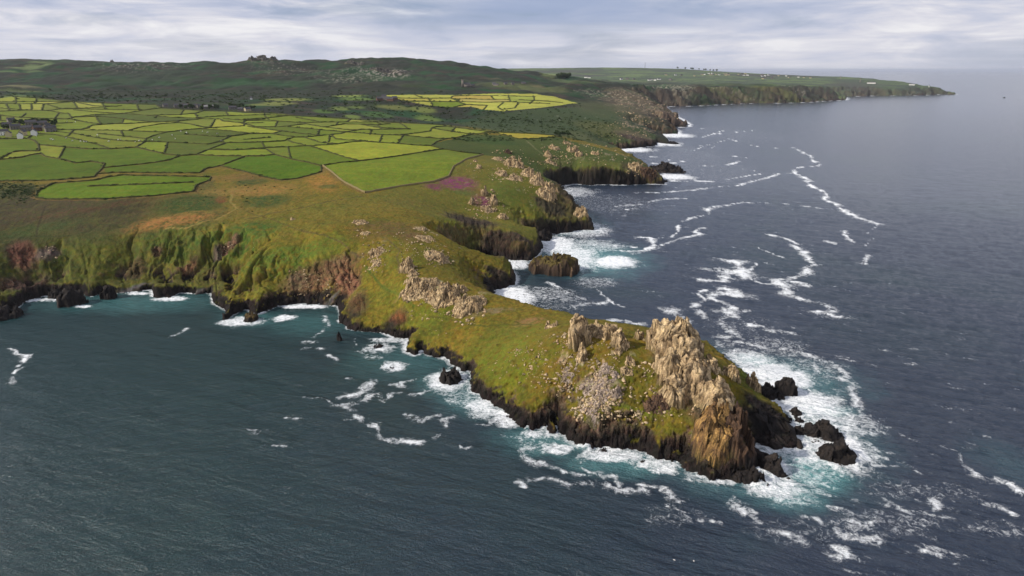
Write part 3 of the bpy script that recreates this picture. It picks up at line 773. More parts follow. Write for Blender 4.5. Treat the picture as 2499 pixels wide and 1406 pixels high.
BANKS = [
    A([(-300, 1340), (300, 1335), (560, 1325), (900, 1300), (920, 1270), (980, 1210), (1000, 1170)]), A([(1000, 1170), (870, 1150), (720, 1165), (600, 1130), (430, 1100), (390, 1070)]), A([(-300, 1130), (0, 1125), (110, 1062), (200, 1050), (370, 1050)]),
    A([(-300, 1140), (0, 1132), (200, 1112), (300, 1085), (400, 1075)]), A([(370, 1050), (370, 990), (330, 950), (260, 930), (-300, 945)]), A([(370, 990), (600, 1010), (830, 1030), (1060, 1030), (1300, 1015), (1450, 1050), (1580, 1080), (1720, 1095), (1860, 1085), (2100, 1097), (2370, 1100), (2520, 1100)]),
    A([(980, 1210), (1100, 1200), (1400, 1170), (1600, 1140), (1720, 1095)]), A([(920, 1270), (1100, 1255), (1500, 1260), (1900, 1260), (1960, 1220), (2100, 1190), (2330, 1105)]),
    [(87, 482), (90, 468), (130, 448), (235, 440), (260, 433), (300, 428), (420, 430), (515, 432), (512, 440), (480, 452), (472, 468), (380, 478), (250, 486), (120, 487), (87, 482)], [(215, 455), (300, 452), (400, 448), (470, 445)],
    A([(2100, 1190), (2390, 1260)]) + B([(150, 1290), (340, 1330), (500, 1310), (720, 1250), (715, 1190)]), B([(715, 1190), (600, 1160), (450, 1130), (280, 1085)]), B([(-20, 1100), (150, 1095), (280, 1085)]),
    A([(-300, 935), (260, 930), (330, 885), (520, 892), (700, 930), (900, 980), (1060, 1030)]), A([(500, 860), (700, 880), (850, 910), (1000, 935), (1180, 955), (1390, 960), (1290, 1015)]), A([(940, 883), (1200, 910), (1390, 932)]), A([(1390, 960), (1600, 965), (1800, 975), (1980, 985), (2085, 965)]),
    A([(1380, 962), (1395, 930), (1500, 890), (1600, 870), (1760, 850), (1930, 835), (2060, 825), (2320, 810), (2340, 785)]), A([(700, 852), (850, 832), (840, 822), (880, 805), (1090, 790), (1200, 790), (1300, 785), (1490, 772)]), A([(520, 845), (720, 850), (950, 850), (1200, 855), (1400, 865), (1590, 870)]),
    A([(1230, 852), (1350, 820), (1540, 790), (1690, 780), (1800, 790), (1930, 820), (2065, 832)]), A([(1760, 890), (2100, 915), (2280, 900), (2405, 880)]), A([(1930, 838), (2200, 860), (2400, 882), (2510, 885)]), A([(2405, 880), (2200, 910), (2080, 965), (1980, 987)]), A([(2150, 972), (2300, 970), (2510, 965)]),
    A([(2075, 962), (2160, 972), (1990, 1035), (1860, 1088)]), A([(1980, 1037), (2250, 1040), (2450, 1030), (2510, 1030)]), A([(-300, 700), (0, 710), (200, 730), (420, 740), (660, 745), (700, 730), (870, 705), (1160, 695), (1380, 660), (1550, 638)]), A([(660, 742), (850, 780), (970, 792)]),
    A([(700, 728), (960, 720), (1150, 740), (1300, 760), (1480, 775), (1700, 765), (1890, 748), (1860, 690)]), A([(1160, 692), (1400, 710), (1700, 705), (1870, 690)]), A([(1400, 712), (1650, 730), (1860, 735), (2150, 715), (2510, 705)]), A([(700, 658), (1000, 685), (1200, 695)]),
    A([(1540, 640), (1700, 650), (1950, 660), (2200, 670), (2510, 680)]), A([(1850, 695), (1960, 660)]), A([(1880, 742), (2100, 745), (2130, 765), (2340, 785), (2510, 780)]), A([(2130, 740), (2300, 755), (2510, 750)]), A([(-300, 685), (250, 660), (460, 665), (600, 645), (850, 640), (1160, 618)]),
    A([(460, 662), (600, 690), (650, 690), (690, 735)]), A([(430, 598), (600, 650)]), A([(-300, 640), (0, 640), (300, 662)]), A([(-300, 597), (0, 597), (300, 600), (450, 600), (700, 580), (1100, 600), (1480, 605), (1540, 642)]), A([(570, 648), (800, 650), (1100, 655), (1400, 660)]), A([(740, 588), (900, 620), (1120, 625)]),
    A([(-300, 578), (150, 578), (450, 580), (700, 578)]), A([(120, 530), (350, 545), (640, 570), (710, 578)]), A([(350, 545), (335, 600)]), A([(300, 600), (300, 660)]), A([(180, 600), (200, 660)]), A([(150, 540), (150, 600)]), A([(0, 705), (0, 760), (300, 770), (420, 740)]), A([(970, 792), (880, 805)]),
    B([(-40, 680), (300, 690), (480, 715), (700, 725), (1000, 745), (1150, 760), (1300, 775), (1500, 780), (1900, 800), (1960, 815)]), B([(-20, 710), (200, 705), (480, 715)]), B([(-20, 750), (200, 735), (420, 712)]), B([(-40, 785), (0, 760), (300, 765), (540, 780), (740, 775), (1000, 775), (1400, 775)]),
    B([(480, 730), (700, 770)]), B([(540, 780), (570, 792), (500, 800), (320, 820), (100, 820), (-40, 785)]), B([(570, 790), (740, 822), (950, 792), (1100, 795), (1250, 800), (1360, 792)]), B([(1090, 795), (1250, 825), (1450, 835), (1550, 842), (1500, 800), (1450, 778)]), B([(760, 822), (950, 845), (1070, 850)]),
    B([(20, 815), (300, 855), (500, 880), (720, 902), (900, 885), (950, 870), (1100, 845), (1300, 845), (1560, 840)]), B([(400, 818), (700, 845), (960, 870)]), B([(970, 870), (1300, 895), (1500, 900), (1700, 920), (1910, 935)]), B([(1460, 900), (1750, 862), (1780, 825), (1850, 815), (1950, 820), (2100, 840), (2300, 865), (2440, 870)]),
    B([(1770, 832), (2000, 870), (2170, 890)]), B([(1850, 818), (1950, 800)]), B([(1250, 780), (1300, 795)]), B([(-20, 885), (170, 885), (260, 882), (350, 858)]), B([(250, 885), (450, 915), (560, 918), (730, 902)]), B([(550, 915), (700, 965), (870, 985)]), B([(830, 890), (820, 905), (860, 935), (1100, 955), (1200, 965), (1400, 975), (1620, 995), (1770, 1000)]),
    B([(-20, 970), (180, 965), (360, 955), (450, 920), (570, 918)]), B([(400, 945), (440, 965), (570, 995)]), B([(170, 1020), (400, 1010), (620, 1000), (860, 985), (1000, 965), (1160, 955)]), B([(150, 962), (180, 1020), (280, 1088)]), B([(-20, 1035), (190, 1020)]), B([(-20, 940), (220, 922)]), B([(610, 1002), (800, 1060), (950, 1110), (1095, 1145)]),
    B([(735, 1190), (900, 1160), (1090, 1145), (1300, 1120), (1500, 1090), (1750, 1050), (1880, 1030)]), B([(1765, 1002), (1820, 960), (1900, 935), (2050, 915), (2150, 890), (2300, 875), (2430, 870)]), B([(1765, 1000), (1870, 1030), (2060, 1060), (2265, 1080)]),
    [(1213, 325), (1264, 339), (1315, 338), (1370, 333)], [(1210, 323), (1302, 327), (1370, 332)],
    B([(1290, 528), (1480, 545), (1700, 547), (1960, 545)]), B([(1600, 510), (1700, 548)]), B([(1950, 548), (1975, 525), (2150, 520), (2400, 522)]), B([(1960, 550), (2340, 558), (2520, 560)]), B([(2330, 520), (2370, 560)]), B([(1480, 570), (1760, 578), (2020, 580), (2040, 550)]), B([(1735, 545), (1765, 580), (1780, 620)]),
    B([(1960, 548), (2040, 580)]), B([(2040, 580), (2300, 585), (2520, 580), (2700, 590), (2900, 600)]), B([(1980, 630), (2100, 605), (2020, 580)]), B([(2100, 605), (2300, 615), (2270, 650)]), B([(2450, 590), (2400, 630), (2450, 660)]), B([(2590, 600), (2560, 640), (2460, 650)]), B([(2740, 525), (2750, 560), (2700, 600)]), B([(2500, 515), (2520, 580)]), B([(2600, 560), (2900, 575), (3020, 590)]), B([(2440, 520), (2760, 532)]),
]
WALL_PTS = [B([(735, 1190), (820, 1250), (900, 1320), (960, 1360), (1040, 1400)]) + [(892, 471)], [(892, 471), (978, 455), (1059, 444), (1095, 431), (1107, 407), (1138, 389), (1179, 377)]]


def densify(pts, step=6.0):
    out = [pts[0]]
    for (a, b), (c, d) in zip(pts[:-1], pts[1:]):
        n = max(1, int(math.hypot(c - a, (d - b) * 3) / step))
        for k in range(1, n + 1):
            out.append((a + (c - a) * k / n, b + (d - b) * k / n))
    return out


def ground_line(pts, step=6.0, jit=0.6):
    q = []
    for a, b in densify(pts, step):
        x, y, z, r = hit(a + random.uniform(-jit, jit), b + random.uniform(-jit, jit) * 0.25)
        q.append((x, y, r))
    return q


BANKS += [A(p) for p in ([(700, 580), (740, 645)], [(980, 598), (1010, 655)], [(1300, 600), (1330, 662)], [(250, 690), (200, 732)], [(560, 690), (520, 740)], [(900, 703), (960, 792)], [(1500, 708), (1470, 735)], [(1750, 655), (1720, 706)], [(2150, 672), (2180, 716)], [(1700, 765), (1680, 782)],
                           [(1150, 855), (1180, 910)], [(700, 852), (650, 905)], [(1600, 965), (1560, 1078)], [(620, 1010), (560, 1120)], [(2050, 748), (2000, 830)], [(1180, 742), (1160, 790)], [(60, 600), (90, 660)], [(420, 600), (400, 655)], [(150, 775), (420, 790), (700, 780)])]
BANKS += [B(p) for p in ([(300, 765), (280, 820)], [(180, 715), (220, 750)], [(700, 845), (680, 902)], [(800, 905), (790, 965)], [(1200, 850), (1180, 893)], [(1500, 900), (1450, 975)], [(1000, 745), (960, 775)], [(1250, 800), (1300, 845)], [(400, 1010), (430, 1125)], [(2000, 820), (1960, 868)], [(1300, 895), (1270, 968)], [(880, 775), (860, 800)])]
BANKW = [ground_line(p) for p in BANKS]
BAR = np.zeros(GZ.shape, bool)
for q in BANKW + [ground_line(p) for p in WALL_PTS]:
    for (ax, ay, _), (bx, by, _) in zip(q[:-1], q[1:]):
        a0, r0 = cell_of(ax, ay); a1, r1 = cell_of(bx, by)
        n = int(max(abs(a1 - a0), abs(r1 - r0)) * 1.5) + 1
        for k in range(n + 1):
            i = int(r0 + (r1 - r0) * k / n); j = int(a0 + (a1 - a0) * k / n)
            if 0 < i < NR - 2 and 0 < j < NA - 2:
                BAR[i:i + 2, j:j + 2] = True
farm = np.zeros(GZ.shape, bool)
for p in FARM:
    w, m = polymask(densify(p, 30), 0.0)
    farm[w] |= m > 0.5
free = farm & ~BAR
# label the separate fields: runs along each ring joined with union-find
LAB = np.full(GZ.shape, -1, np.int32)
par = []


def find(a):
    while par[a] != a:
        par[a] = par[par[a]]; a = par[a]
    return a


prev = []
for i in range(NR):
    row = free[i]
    cur = []
    if row.any():
        d = np.diff(np.concatenate([[0], row.astype(np.int8), [0]]))
        for s, e in zip(np.nonzero(d == 1)[0], np.nonzero(d == -1)[0]):
            k = len(par); par.append(k)
            for ps, pe, pk in prev:
                if ps < e and pe > s:
                    a, b = find(k), find(pk)
                    if a != b: par[max(a, b)] = min(a, b)
            LAB[i, s:e] = k
            cur.append((s, e, k))
    prev = cur
root = np.array([find(k) for k in range(len(par))])
LAB = np.where(LAB >= 0, root[np.maximum(LAB, 0)], -1)
ids, cnt = np.unique(LAB[LAB >= 0], return_counts=True)
FIELDS = []
fieldc = {}
SEEDS = {}
for px, py, c in [(680, 410, (78, 132, 26)), (400, 435, (92, 142, 34)), (320, 466, (90, 138, 34)), (130, 415, (78, 122, 30)), (30, 365, (90, 130, 38)), (280, 375, (84, 130, 38)), (420, 400, (82, 128, 32)), (940, 370, (142, 152, 46)), (780, 375, (94, 130, 34)), (980, 410, (108, 138, 42)), (960, 340, (122, 144, 46)),
                  (960, 325, (112, 138, 46)), (1040, 325, (132, 144, 52)), (850, 338, (134, 148, 46)), (1300, 332, (164, 152, 56)), (230, 340, (112, 128, 44)), (540, 298, (150, 152, 58)), (420, 310, (124, 148, 50)), (260, 297, (78, 108, 46)), (350, 290, (80, 108, 52)), (660, 300, (122, 148, 56)), (630, 313, (146, 158, 54)),
                  (1090, 247, (110, 152, 52)), (1090, 255, (112, 152, 52)), (1010, 251, (122, 154, 56)), (1150, 260, (160, 146, 78)), (1190, 268, (160, 142, 76)), (1290, 258, (120, 150, 56)), (980, 235, (170, 172, 76)), (1060, 235, (172, 174, 78)), (1150, 245, (170, 160, 90))]:
    a, r = idx(px, py)
    SEEDS[int(LAB[int(r), int(a)])] = c
cols = [(112, 138, 46), (96, 130, 40), (130, 144, 52), (104, 128, 48), (84, 112, 44), (140, 150, 60), (118, 146, 48), (92, 122, 44)]
for i_, (k, n) in enumerate(zip(ids, cnt)):
    m = LAB == k
    if n < 60:
        LAB[m] = -1
        continue
    rm = float(GRR[m].mean())
    if k in SEEDS: c = SEEDS[k]
    else:
        c = cols[(int(k) * 7 + i_ * 3) % len(cols)]
        if rm > 1100: c = tuple(np.array(c) + (12, 6, 8))
        if rm > 1450 and float(GX[m].mean()) > -350: c = (152 + (k % 5) * 5, 154 + (k % 4) * 5, 76)
    FIELDS.append((int(k), n, rm))
    fieldc[k] = c
    gf = 0.79 + 0.19 * min(max((c[0] / c[1] - 0.62) / 0.34, 0), 1)
    c = (c[0] * 0.98 + 2, c[1] * gf + 2, c[2] * (0.52 + 0.42 * (gf - 0.79) / 0.19))
    base = alb(*c)
    nn = (1 + 0.26 * NZ1[m] + 0.18 * NZ2[m] + 0.2 * NZ3[m])[:, None]
    strip = (fbm2(GX[m] / 40, GY[m] / 10, 3, 91) * 0.5)[:, None]
    C[m] = base * nn + (alb(min(255, c[0] + 30), c[1] + 12, c[2] + 14) - base) * np.clip(strip + 0.1, 0, 1)
    ROCK[m] = 0
edge = farm & (LAB < 0)
C[edge] = (alb(92, 98, 38) * (1 + 0.4 * NZ2[edge])[:, None])
# dry bracken on the banks nearest the sea
for p in BANKS[:9] + [BANKS[10], BANKS[11]] + WALL_PTS[:1]:
    w, m = linemask(densify(p, 30), 5.0, 0.8)
    paint(C, (w, m * (LAB[w] < 0)), alb(120, 98, 56), .75)
print('fields', len(FIELDS))

# rocky ground sprinkled with pale granite on moor and heads (too small and too many to lift singly)
SPK = vn2(GX / 2.2, GY / 3.0, 101) * 0.6 + vn2(GX / 5.5, GY / 8.0, 102) * 0.5
SPF = vn2(GX / 7.0, GY / 14.0, 103) * 0.6 + vn2(GX / 16.0, GY / 30.0, 104) * 0.5
for (e, c, a, th) in [((1230, 470, 90, 60), (176, 160, 136), .8, .30), ((1080, 620, 90, 60), (176, 160, 136), .7, .42), ((1400, 380, 110, 36), (170, 160, 140), .8, .30), ((1520, 400, 70, 26), (166, 150, 130), .8, .22), ((950, 590, 90, 40), (150, 120, 100), .6, .38), ((1420, 920, 150, 90), (196, 176, 146), .8, .34), ((1080, 730, 110, 50), (200, 184, 154), .8, .26), ((1450, 960, 80, 50), (200, 176, 156), .9, .12), ((870, 182, 110, 20), (140, 134, 124), .6, .16), ((850, 195, 60, 7), (150, 146, 128), .6, .1), ((940, 178, 60, 9), (170, 160, 150), .8, .02), ((350, 165, 90, 12), (150, 144, 136), .7, .22), ((640, 145, 50, 8), (120, 112, 104), .8, .05), ((720, 170, 90, 14), (150, 144, 132), .7, .25),
                      ((1570, 262, 110, 32), (176, 156, 134), .7, .12), ((1640, 290, 50, 20), (150, 128, 110), .8, 0.0), ((1620, 220, 70, 14), (156, 150, 132), .8, .08), ((1660, 222, 36, 14), (160, 154, 136), .8, .05), ((1460, 230, 60, 10), (160, 154, 136), .7, .1), ((1560, 310, 50, 22), (160, 138, 118), .8, .06), ((1800, 228, 180, 12), (150, 144, 124), .6, .2),
                      ((1950, 222, 50, 10), (150, 144, 130), .7, .12), ((1400, 290, 120, 26), (160, 156, 140), .7, .38)]:
    w, m = ellmask(*e, rag=0.5, soft=0.6)
    s = SPF if e[1] < 215 or e[0] > 1600 else (SPK * 0.4 + SPF * 0.6)
    t = sstep(th, th + 0.12, s[w]) * m
    paint(C, (w, t), alb(*c), a)
    ROCK[w] = np.maximum(ROCK[w], 0)

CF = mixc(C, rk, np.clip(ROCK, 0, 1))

# push the bare rock about so the cliffs are blocky rather than smooth
PX, PY, PZ = GX.copy(), GY.copy(), GZ.copy()
sel = (ROCK > 0.15) & (GRR < 1500) & (GZ > -2.5)
P3 = np.stack([GX[sel], GY[sel], GZ[sel]], 1)
kz = np.clip(GRR[sel] / 450.0, 0.7, 3)[:, None]
q3 = P3 / kz * np.array([1, 1, 0.55])
q3 = q3 + np.stack([vn3(q3[:, 0] / 3, q3[:, 1] / 3, q3[:, 2] / 3, s) for s in (1, 2, 3)], 1) * 0.9
cv, f1, f2 = voro3(q3, 3.4, 5)
cv2, f1b, f2b = voro3(q3, 1.3, 15)
amp = ((cv - 0.5) * 2.0 + (cv2 - 0.5) * 0.7 - sstep(0.12, 0.0, f2 - f1) * 0.8 - sstep(0.14, 0.0, f2b - f1b) * 0.25 + fbm3(q3[:, 0] / 6, q3[:, 1] / 6, q3[:, 2] / 6, 3, 8) * 1.4) * kz[:, 0] * ROCK[sel] * sstep(-2.5, 0, GZ[sel])
nx = -(dZr[sel] * np.sin(GA[sel]) + dZa[sel] * np.cos(GA[sel])); ny = -(dZr[sel] * np.cos(GA[sel]) - dZa[sel] * np.sin(GA[sel]))
nl = np.sqrt(nx ** 2 + ny ** 2 + 0.6)
PX[sel] += amp * nx / nl; PY[sel] += amp * ny / nl; PZ[sel] += amp * 0.35
# cracks are darker, blocks that stand out are paler
block_tone = (0.82 + cv * 0.36) * (1 - 0.5 * sstep(0.10, 0.0, f2 - f1))
CF[sel] *= (block_tone * ROCK[sel] + (1 - ROCK[sel]))[:, None]

sel = (SL > 0.45) & (GRR < 1500) & (GZ > -2)
a3 = [PX[sel], PY[sel], PZ[sel]]
kz = np.clip(GRR[sel] / 450.0, 0.8, 3)
na = fbm3(a3[0] / (7 * kz), a3[1] / (7 * kz), a3[2] / (5 * kz), 4, 401, 0.6); nb_ = fbm3(a3[0] / (2.2 * kz), a3[1] / (2.2 * kz), a3[2] / (1.8 * kz), 3, 402, 0.6)
tf = sstep(0.45, 0.9, SL[sel])
nc_ = fbm3(a3[0] / (0.9 * kz), a3[1] / (0.9 * kz), a3[2] / (0.7 * kz), 2, 403)
soft_ = np.where(GX[sel] < -40, 0.55, 1.0)
am = (na * 2.2 + nb_ * 1.5 + nc_ * 0.45) * soft_ * kz * tf * sstep(-1.5, 1, GZ[sel])
nx = -(dZr[sel] * np.sin(GA[sel]) + dZa[sel] * np.cos(GA[sel])); ny = -(dZr[sel] * np.cos(GA[sel]) - dZa[sel] * np.sin(GA[sel]))
nl = np.sqrt(nx ** 2 + ny ** 2 + 1)
PX[sel] += am * nx / nl; PY[sel] += am * ny / nl; PZ[sel] += am / nl * (GZ[sel] > 2)
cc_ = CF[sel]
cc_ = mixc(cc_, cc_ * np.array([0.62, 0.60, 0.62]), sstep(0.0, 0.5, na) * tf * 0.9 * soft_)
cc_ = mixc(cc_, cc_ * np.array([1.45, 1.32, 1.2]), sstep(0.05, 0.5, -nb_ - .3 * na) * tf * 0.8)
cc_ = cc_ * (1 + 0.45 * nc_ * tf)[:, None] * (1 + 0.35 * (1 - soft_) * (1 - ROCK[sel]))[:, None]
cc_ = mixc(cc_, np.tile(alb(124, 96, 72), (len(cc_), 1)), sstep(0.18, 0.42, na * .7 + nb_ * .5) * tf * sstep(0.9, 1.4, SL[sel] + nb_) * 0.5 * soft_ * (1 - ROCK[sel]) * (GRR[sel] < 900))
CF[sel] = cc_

# ------------------------------------------------------------------ materials of the land
def land_mat(name, bump=0.6, var=0.35, fine=1.0):
    m = bpy.data.materials.new(name); m.use_nodes = True
    k = NT(m.node_tree)
    col = k.n('ShaderNodeAttribute', _attribute_name='Col').outputs['Color']
    rock = k.n('ShaderNodeAttribute', _attribute_name='rock').outputs['Fac']
    pos = k.n('ShaderNodeNewGeometry').outputs['Position']
    n1 = k.noise(pos, 0.9 * fine, 6, 0.65)
    n2 = k.noise(pos, 0.16 * fine, 5, 0.6, 0.4)
    n3 = k.noise(pos, 0.02 * fine, 4, 0.6)
    f = k.math('ADD', k.math('MULTIPLY', n1, var * 1.6), k.math('MULTIPLY', n2, var * 1.2))
    f = k.math('ADD', f, k.math('MULTIPLY', n3, var * 0.8))
    f = k.math('ADD', f, 1.0 - var * 1.8)
    vr = k.n('ShaderNodeTexVoronoi', _feature='DISTANCE_TO_EDGE', Vector=pos, Scale=0.75).outputs['Distance']
    crack = k.ramp(vr, [(0.0, 0.45), (0.07, 1.0)])
    f2 = k.n('ShaderNodeCombineXYZ', X=f, Y=f, Z=f).outputs[0]
    c1 = k.mix(1.0, col, f2, 'MULTIPLY')
    c2 = k.mix(rock, c1, k.mix(1.0, c1, crack, 'MULTIPLY'))
    # warm and cool drift of the turf
    hue = k.ramp(k.noise(pos, 0.33 * fine, 3, 0.6), [(0.35, (0.86, 1.04, 0.92)), (0.65, (1.14, 0.98, 1.04))])
    c3 = k.mix(1.0, c2, hue, 'MULTIPLY')
    b = k.math('ADD', k.math('MULTIPLY', n1, 0.55), k.math('MULTIPLY', k.math('MULTIPLY', vr, rock), 0.6))
    b = k.math('ADD', b, k.math('MULTIPLY', k.noise(pos, 0.38 * fine, 5, 0.7), 1.1))
    bp = k.n('ShaderNodeBump', Strength=bump, Distance=1.2, Height=b).outputs[0]
    s = k.n('ShaderNodeBsdfPrincipled', Base__Color=c3, Roughness=0.95, Normal=bp)
    s.inputs['Specular IOR Level'].default_value = 0.15
    o = k.n('ShaderNodeOutputMaterial')
    k.link(s.outputs[0], o.inputs['Surface'])
    return m


MLAND = land_mat('turf_and_rock', 0.8, 0.5)
MFIELD = land_mat('pasture', 0.5, 0.36, 0.8)


def flat_mat(name, col, rough=0.85, scale=1.0, var=0.3, spec=0.2):
    m = bpy.data.materials.new(name); m.use_nodes = True
    k = NT(m.node_tree)
    pos = k.n('ShaderNodeTexCoord').outputs['Object']
    n = k.noise(pos, scale, 5, 0.6)
    f = k.math('ADD', k.math('MULTIPLY', n, var * 2), 1 - var)
    c = k.mix(1.0, tuple(float(v) for v in col), k.n('ShaderNodeCombineXYZ', X=f, Y=f, Z=f).outputs[0], 'MULTIPLY')
    bp = k.n('ShaderNodeBump', Strength=0.4, Distance=0.1, Height=n).outputs[0]
    s = k.n('ShaderNodeBsdfPrincipled', Base__Color=c, Roughness=rough, Normal=bp)
    s.inputs['Specular IOR Level'].default_value = spec
    k.link(s.outputs[0], k.n('ShaderNodeOutputMaterial').inputs['Surface'])
    return m


# ------------------------------------------------------------------ the ground mesh and the fields cut out of it
keep = PZ > -1.2
fk = keep[:-1, :-1] | keep[1:, :-1] | keep[:-1, 1:] | keep[1:, 1:]
fi, fj = np.nonzero(fk)
a_ = fi * NA + fj
allf = np.stack([a_, a_ + 1, a_ + NA + 1, a_ + NA], 1)
fl = LAB[:-1, :-1][fk]
flat_V = np.stack([PX.ravel(), PY.ravel(), PZ.ravel()], 1)
flat_C = CF.reshape(-1, 3); flat_R = ROCK.ravel()


def submesh(name, faces, mat):
    used, inv = np.unique(faces, return_inverse=True)
    me = mesh_np(name, flat_V[used], inv.reshape(faces.shape), {'Col': flat_C[used], 'rock': flat_R[used]})
    me.materials.append(mat)
    return me


tag(link('ground', submesh('ground', allf[fl < 0], MLAND)), kind='structure')
order = np.argsort(fl, kind='stable'); sf = fl[order]
for k, n, rm in FIELDS:
    s, e = np.searchsorted(sf, k), np.searchsorted(sf, k, 'right')
    if e > s:
        tag(link('field', submesh('field', allf[order[s:e]], MFIELD)), kind='structure')
print('ground faces', len(allf))

# ------------------------------------------------------------------ the sea
SPX = np.concatenate([np.linspace(2900, 1565, 90), np.linspace(1560, 300, 560), np.linspace(298, 190, 90), [187, 184, 181, 179, 177, 175.5, 174.4, 173.6, 173.1]])
SR = np.array([at_z(CX, p)[1] for p in SPX])
SNA = 1250
SAZ = np.linspace(R(-60), R(60), SNA)
SA, SRR = np.meshgrid(SAZ, SR)
SX = (np.sin(SA) * SRR).astype(np.float32); SY = (np.cos(SA) * SRR).astype(np.float32)
SNR = len(SR)
# shore distance sampled from the ground grid
fa = np.clip((SA - AZ0) / (AZ1 - AZ0) * (NA - 1), 0, NA - 1.001); fr = np.interp(SRR, RR, np.arange(NR)); fr = np.clip(fr, 0, NR - 1.001)
ia, ir = fa.astype(int), fr.astype(int); ua, ur = fa - ia, fr - ir


def samp(G):
    return (G[ir, ia] * (1 - ur) * (1 - ua) + G[ir + 1, ia] * ur * (1 - ua) + G[ir, ia + 1] * (1 - ur) * ua + G[ir + 1, ia + 1] * ur * ua).astype(np.float32)


SSD = samp(GSD); SGZ = samp(PZ)
SGZ[SRR > 13300] = -5; SSD[SRR > 13300] = -5000
SGZ[(SA < AZ0) & (SRR < 330)] = -5; SGZ[(SA > AZ1)] = -5
SSD = np.where((SA > AZ1), -500, SSD)
FO = np.zeros_like(SX); TQ = np.zeros_like(SX)
W1 = fbm2(SX / 26, SY / 26, 4, 201, 0.6); W2 = fbm2(SX / 7, SY / 7, 4, 202, 0.6)
WX = SX + fbm2(SX / 9, SY / 9, 3, 203) * 3.0; WY = SY + fbm2(SX / 9, SY / 9, 3, 204) * 3.0


def swin(xs, ys, m):
    az0, az1 = min(math.atan2(x, y) for x, y in zip(xs, ys)), max(math.atan2(x, y) for x, y in zip(xs, ys))
    r = [math.hypot(x, y) for x, y in zip(xs, ys)]
    r0, r1 = min(r) - m, max(r) + m
    da = m / max(min(r), 100)
    j0, j1 = np.searchsorted(SAZ, az0 - da), np.searchsorted(SAZ, az1 + da)
    i0, i1 = np.searchsorted(SR, r0), np.searchsorted(SR, r1)
    return slice(max(i0 - 1, 0), i1 + 1), slice(max(j0 - 1, 0), j1 + 1)


def streak(pts, wm=2.2, s=1.0):
    q = [at_z(a, b) for a, b in pts]
    r0_ = math.hypot(*q[0])
    if r0_ < 450:
        s *= 0.74; wm *= 1.35
    elif wm <= 1.3: s *= 0.85
    wm = wm * max(1.0, (r0_ / 600.0) ** 0.6) * (0.8 if r0_ > 600 else 1)
    w = swin([p[0] for p in q], [p[1] for p in q], wm * 6 + 5)
    best = np.full(SX[w].shape, 1e9, np.float32)
    X, Y = WX[w], WY[w]
    for (ax, ay), (bx, by) in zip(q[:-1], q[1:]):
        ex, ey = bx - ax, by - ay
        t = np.clip(((X - ax) * ex + (Y - ay) * ey) / (ex * ex + ey * ey + 1e-9), 0, 1)
        best = np.minimum(best, np.hypot(X - ax - t * ex, Y - ay - t * ey))
    ww = wm * np.clip(1 + 1.7 * W1[w], 0.35, 2.4)
    s = s * np.clip(1.0 + 1.2 * W2[w] + 0.9 * W1[w], 0.35, 1.3)
    v = s * (np.exp(-(best / (ww * 1.0)) ** 2) * 0.58 + np.exp(-(best / (ww * 3.2)) ** 2) * 0.24)
    FO[w] = np.maximum(FO[w], v)


def sblob(px, py, rx, ry, s=1.0, arr=None, soft=0.5):
    arr = FO if arr is None else arr
    x, y = at_z(px, py); _, y0 = at_z(px, py + ry); _, y1 = at_z(px, py - ry)
    rxw = rx * math.hypot(x, y, CAMH) / F; ryw = (y1 - y0) / 2; ym = (y0 + y1) / 2
    w = swin([x - rxw, x + rxw], [y0, y1], max(rxw, ryw))
    d = np.sqrt(((WX[w] - x) / rxw) ** 2 + ((WY[w] - ym) / ryw) ** 2) + W1[w] * 0.35 + W2[w] * 0.25
    arr[w] = np.maximum(arr[w], s * (1 - sstep(1 - soft, 1 + soft, d)))


